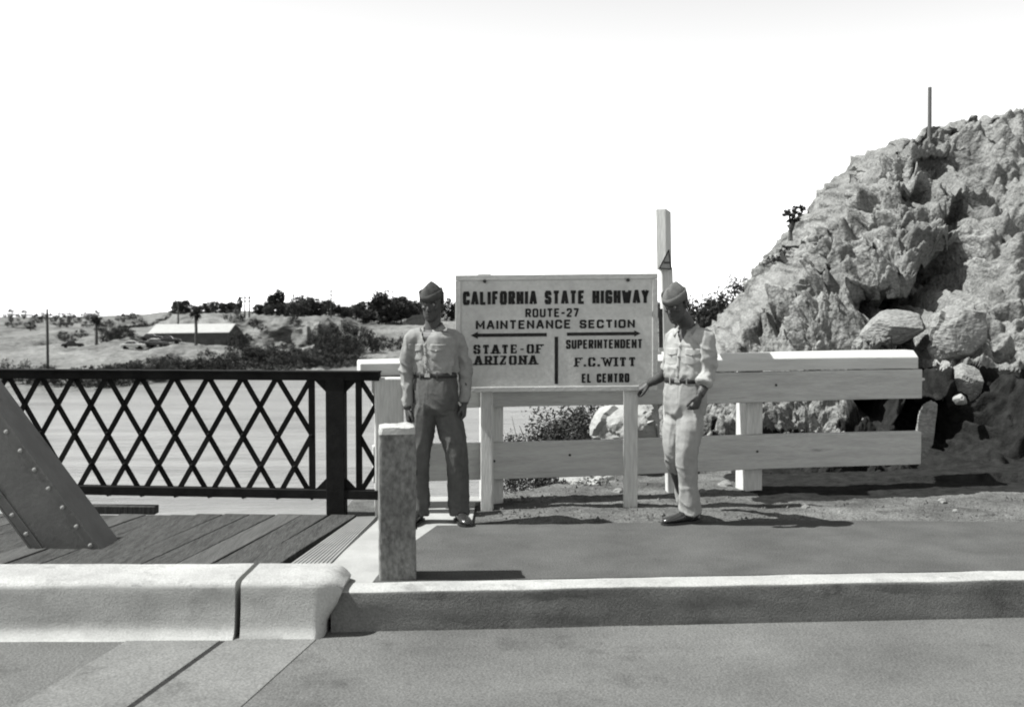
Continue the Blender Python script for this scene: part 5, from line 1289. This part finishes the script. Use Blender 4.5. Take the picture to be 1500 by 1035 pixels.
# left soldier, facing the camera
o_ = (P(633, 768, 8.1).x, 8.1, 0.0); L_ = lambda px, py, dy=0.0: P(px, py, 8.1 + dy) - Vector(o_)
HM = Matrix.Rotation(R(-14), 3, 'Z') @ Matrix.Rotation(R(9), 3, 'X') @ Matrix.Rotation(R(2), 3, 'Y')
Vx = Vector
specL = dict(yaw=R(-27), seed=1, label='soldier standing frontally with legs apart and arms hanging between the bollard and the sign', HM=HM, head=L_(633.5, 445.5, -.02), neck=L_(634, 481, .0),
    torso=[(L_(638, 549), .157, .104), (L_(638, 540), .172, .118), (L_(638, 524), .176, .120), (L_(637, 504), .180, .122), (L_(636, 493), .184, .116), (L_(635, 486), .150, .094)],
    arms=[dict(**{'in': L_(617, 494), 'sh': L_(603.5, 497), 'el': L_(596.5, 546, .02), 'wr': L_(597, 598, -.02), 'hd': (.06, -.05, -1), 'pn': (1, .25, 0), 'ts': (.25, -1, 0), 'curl': .95, 'sl': [L_(597.5, 522, .01), L_(596, 548, .02), L_(597.5, 572, .0), L_(598, 595, -.02)], 'sr': [.056, .050, .046, .042, .036]}),
          dict(**{'in': L_(654, 494), 'sh': L_(668, 497), 'el': L_(680.5, 544, .02), 'wr': L_(680, 591, -.01), 'hd': (-.03, -.05, -1), 'pn': (-1, .25, 0), 'ts': (-.25, -1, 0), 'curl': .75, 'sl': [L_(676, 520, .01), L_(681, 545, .02), L_(681, 568, .01), L_(680, 588, -.01)], 'sr': [.056, .050, .046, .042, .036]})],
    legs=[dict(hip=L_(622.5, 594), th=L_(618, 625), kn=L_(615, 662, -.02), sh=L_(613.5, 712, .01), hem=L_(613.5, 754, .0), an=L_(613.5, 752, .01), w=[.096, .082, .076, (.078, .085)], toe=(-.25, -1)),
          dict(hip=L_(653.5, 594), th=L_(660, 625), kn=L_(667.5, 662, -.02), sh=L_(671.5, 712, .01), hem=L_(673, 754, .0), an=L_(673, 752, .01), w=[.100, .084, .077, (.078, .085)], toe=(.30, -1))],
    hips=L_(638.5, 583), hipw=.176, waist=(.157, .104), Ms=M_shirt, Mf=M_shirt, Mp=M_pants, Mc=M_capd, cap_lean=R(-5))
soldier(o_, specL)

# right soldier, three-quarter view, leaning back with one hand on the sign
o_ = (P(1006, 768, 8.05).x, 8.05, 0.0); L_ = lambda px, py, dy=0.0: P(px, py, 8.05 + dy) - Vector(o_)
HM = Matrix.Rotation(R(-38), 3, 'Z') @ Matrix.Rotation(R(20), 3, 'X') @ Matrix.Rotation(R(-3), 3, 'Y')
specR = dict(yaw=R(-40), seed=2, label='soldier at right in three-quarter pose looking down, one hand leaning on the sign corner', HM=HM, head=L_(990.5, 446.5, -.05), neck=L_(1007, 481, .02),
    torso=[(L_(1004, 557, .03), .150, .104), (L_(1005, 547, .03), .166, .118), (L_(1008, 530, .03), .172, .122), (L_(1011, 510, .03), .180, .124), (L_(1012, 497, .03), .184, .116), (L_(1010, 489, .02), .150, .092)],
    arms=[dict(**{'in': L_(1025, 494, -.07), 'sh': L_(1034.5, 497, -.12), 'el': L_(1037, 548, -.10), 'wr': L_(1025, 579, -.19), 'hd': (-.35, -.05, -1), 'pn': (-.7, .7, 0), 'ts': (-.7, -.7, .1), 'curl': 1.2, 'sl': [L_(1038, 522, -.12), L_(1037, 545, -.11), L_(1031, 562, -.15)], 'sr': [.064, .058, .055, .052], 'cuff': 1}),
          dict(**{'in': L_(998, 494, .10), 'sh': L_(988, 496, .15), 'el': L_(976, 544, .28), 'wr': L_(951, 561, .40), 'hd': (-.75, .25, -.45), 'pn': (-.1, .5, -.8), 'ts': (-.3, -.6, -.5), 'curl': 1.1, 'sl': [L_(984, 520, .21), L_(978, 540, .27)], 'sr': [.066, .060, .054], 'cuff': 1})],
    legs=[dict(hip=L_(1013, 600, -.02), th=L_(1011, 630, -.04), kn=L_(1006.5, 664, -.05), sh=L_(1008, 708, -.02), hem=L_(1012, 752, -.0), an=L_(1012, 750, .0), w=[.100, .078, .066, (.076, .080)], toe=(-1, -.45)),
          dict(hip=L_(995, 600, .09), th=L_(988, 630, .06), kn=L_(985, 664, .05), sh=L_(996, 700, .18), hem=L_(1006, 738, .27), an=L_(1006, 741, .28), w=[.088, .066, .060, (.066, .07)], toe=(.15, -1))],
    hips=L_(1004, 590, .03), hipw=.168, waist=(.150, .104), Ms=M_shirt2, Mf=M_shirt2, Mp=M_pants2, cap_lean=R(4))
soldier(o_, specR)

ORD = 'first second third fourth fifth sixth seventh eighth ninth tenth eleventh twelfth thirteenth fourteenth fifteenth sixteenth seventeenth eighteenth nineteenth twentieth twenty-first twenty-second twenty-third twenty-fourth twenty-fifth twenty-sixth twenty-seventh twenty-eighth twenty-ninth thirtieth thirty-first thirty-second'.split()
def ordinals(group, fmt):
    obs = sorted([o for o in bpy.data.objects if o.get('group') == group], key=lambda o: o.location.x / o.location.y)
    for k, o in enumerate(obs): o['label'] = fmt % (ORD[k] if k < len(obs) - 1 else 'last')
ordinals(gm1, '%s dark round tree from the left on the mesa edge above the barn roof')
ordinals(gm2, '%s tree from the left in the dark grove on the bluff')
ordinals(gm3, '%s tree from the left in the row left of the frontal soldier')
ordinals('far shore trees mostly behind the sign', '%s tree from the left on the far shore behind the sign')
ordinals(gm4, '%s large dark bush from the left at the foot of the bluff')
ordinals(gm5, '%s scrub bush from the left on the river bank below the barn')
ordinals('bushes at the left edge of the far bank', '%s dark bush from the left at the far bank edge on the left')
ORD += ['another'] * 0
ordinals(gm6, '%s small desert bush from the left on the pale slope')
ordinals('bushes on the bluff right of the barn', '%s dark bush from the left on the pale bluff face')
ordinals('loose stones on the gravel verge', '%s loose grey stone from the left on the gravel verge')
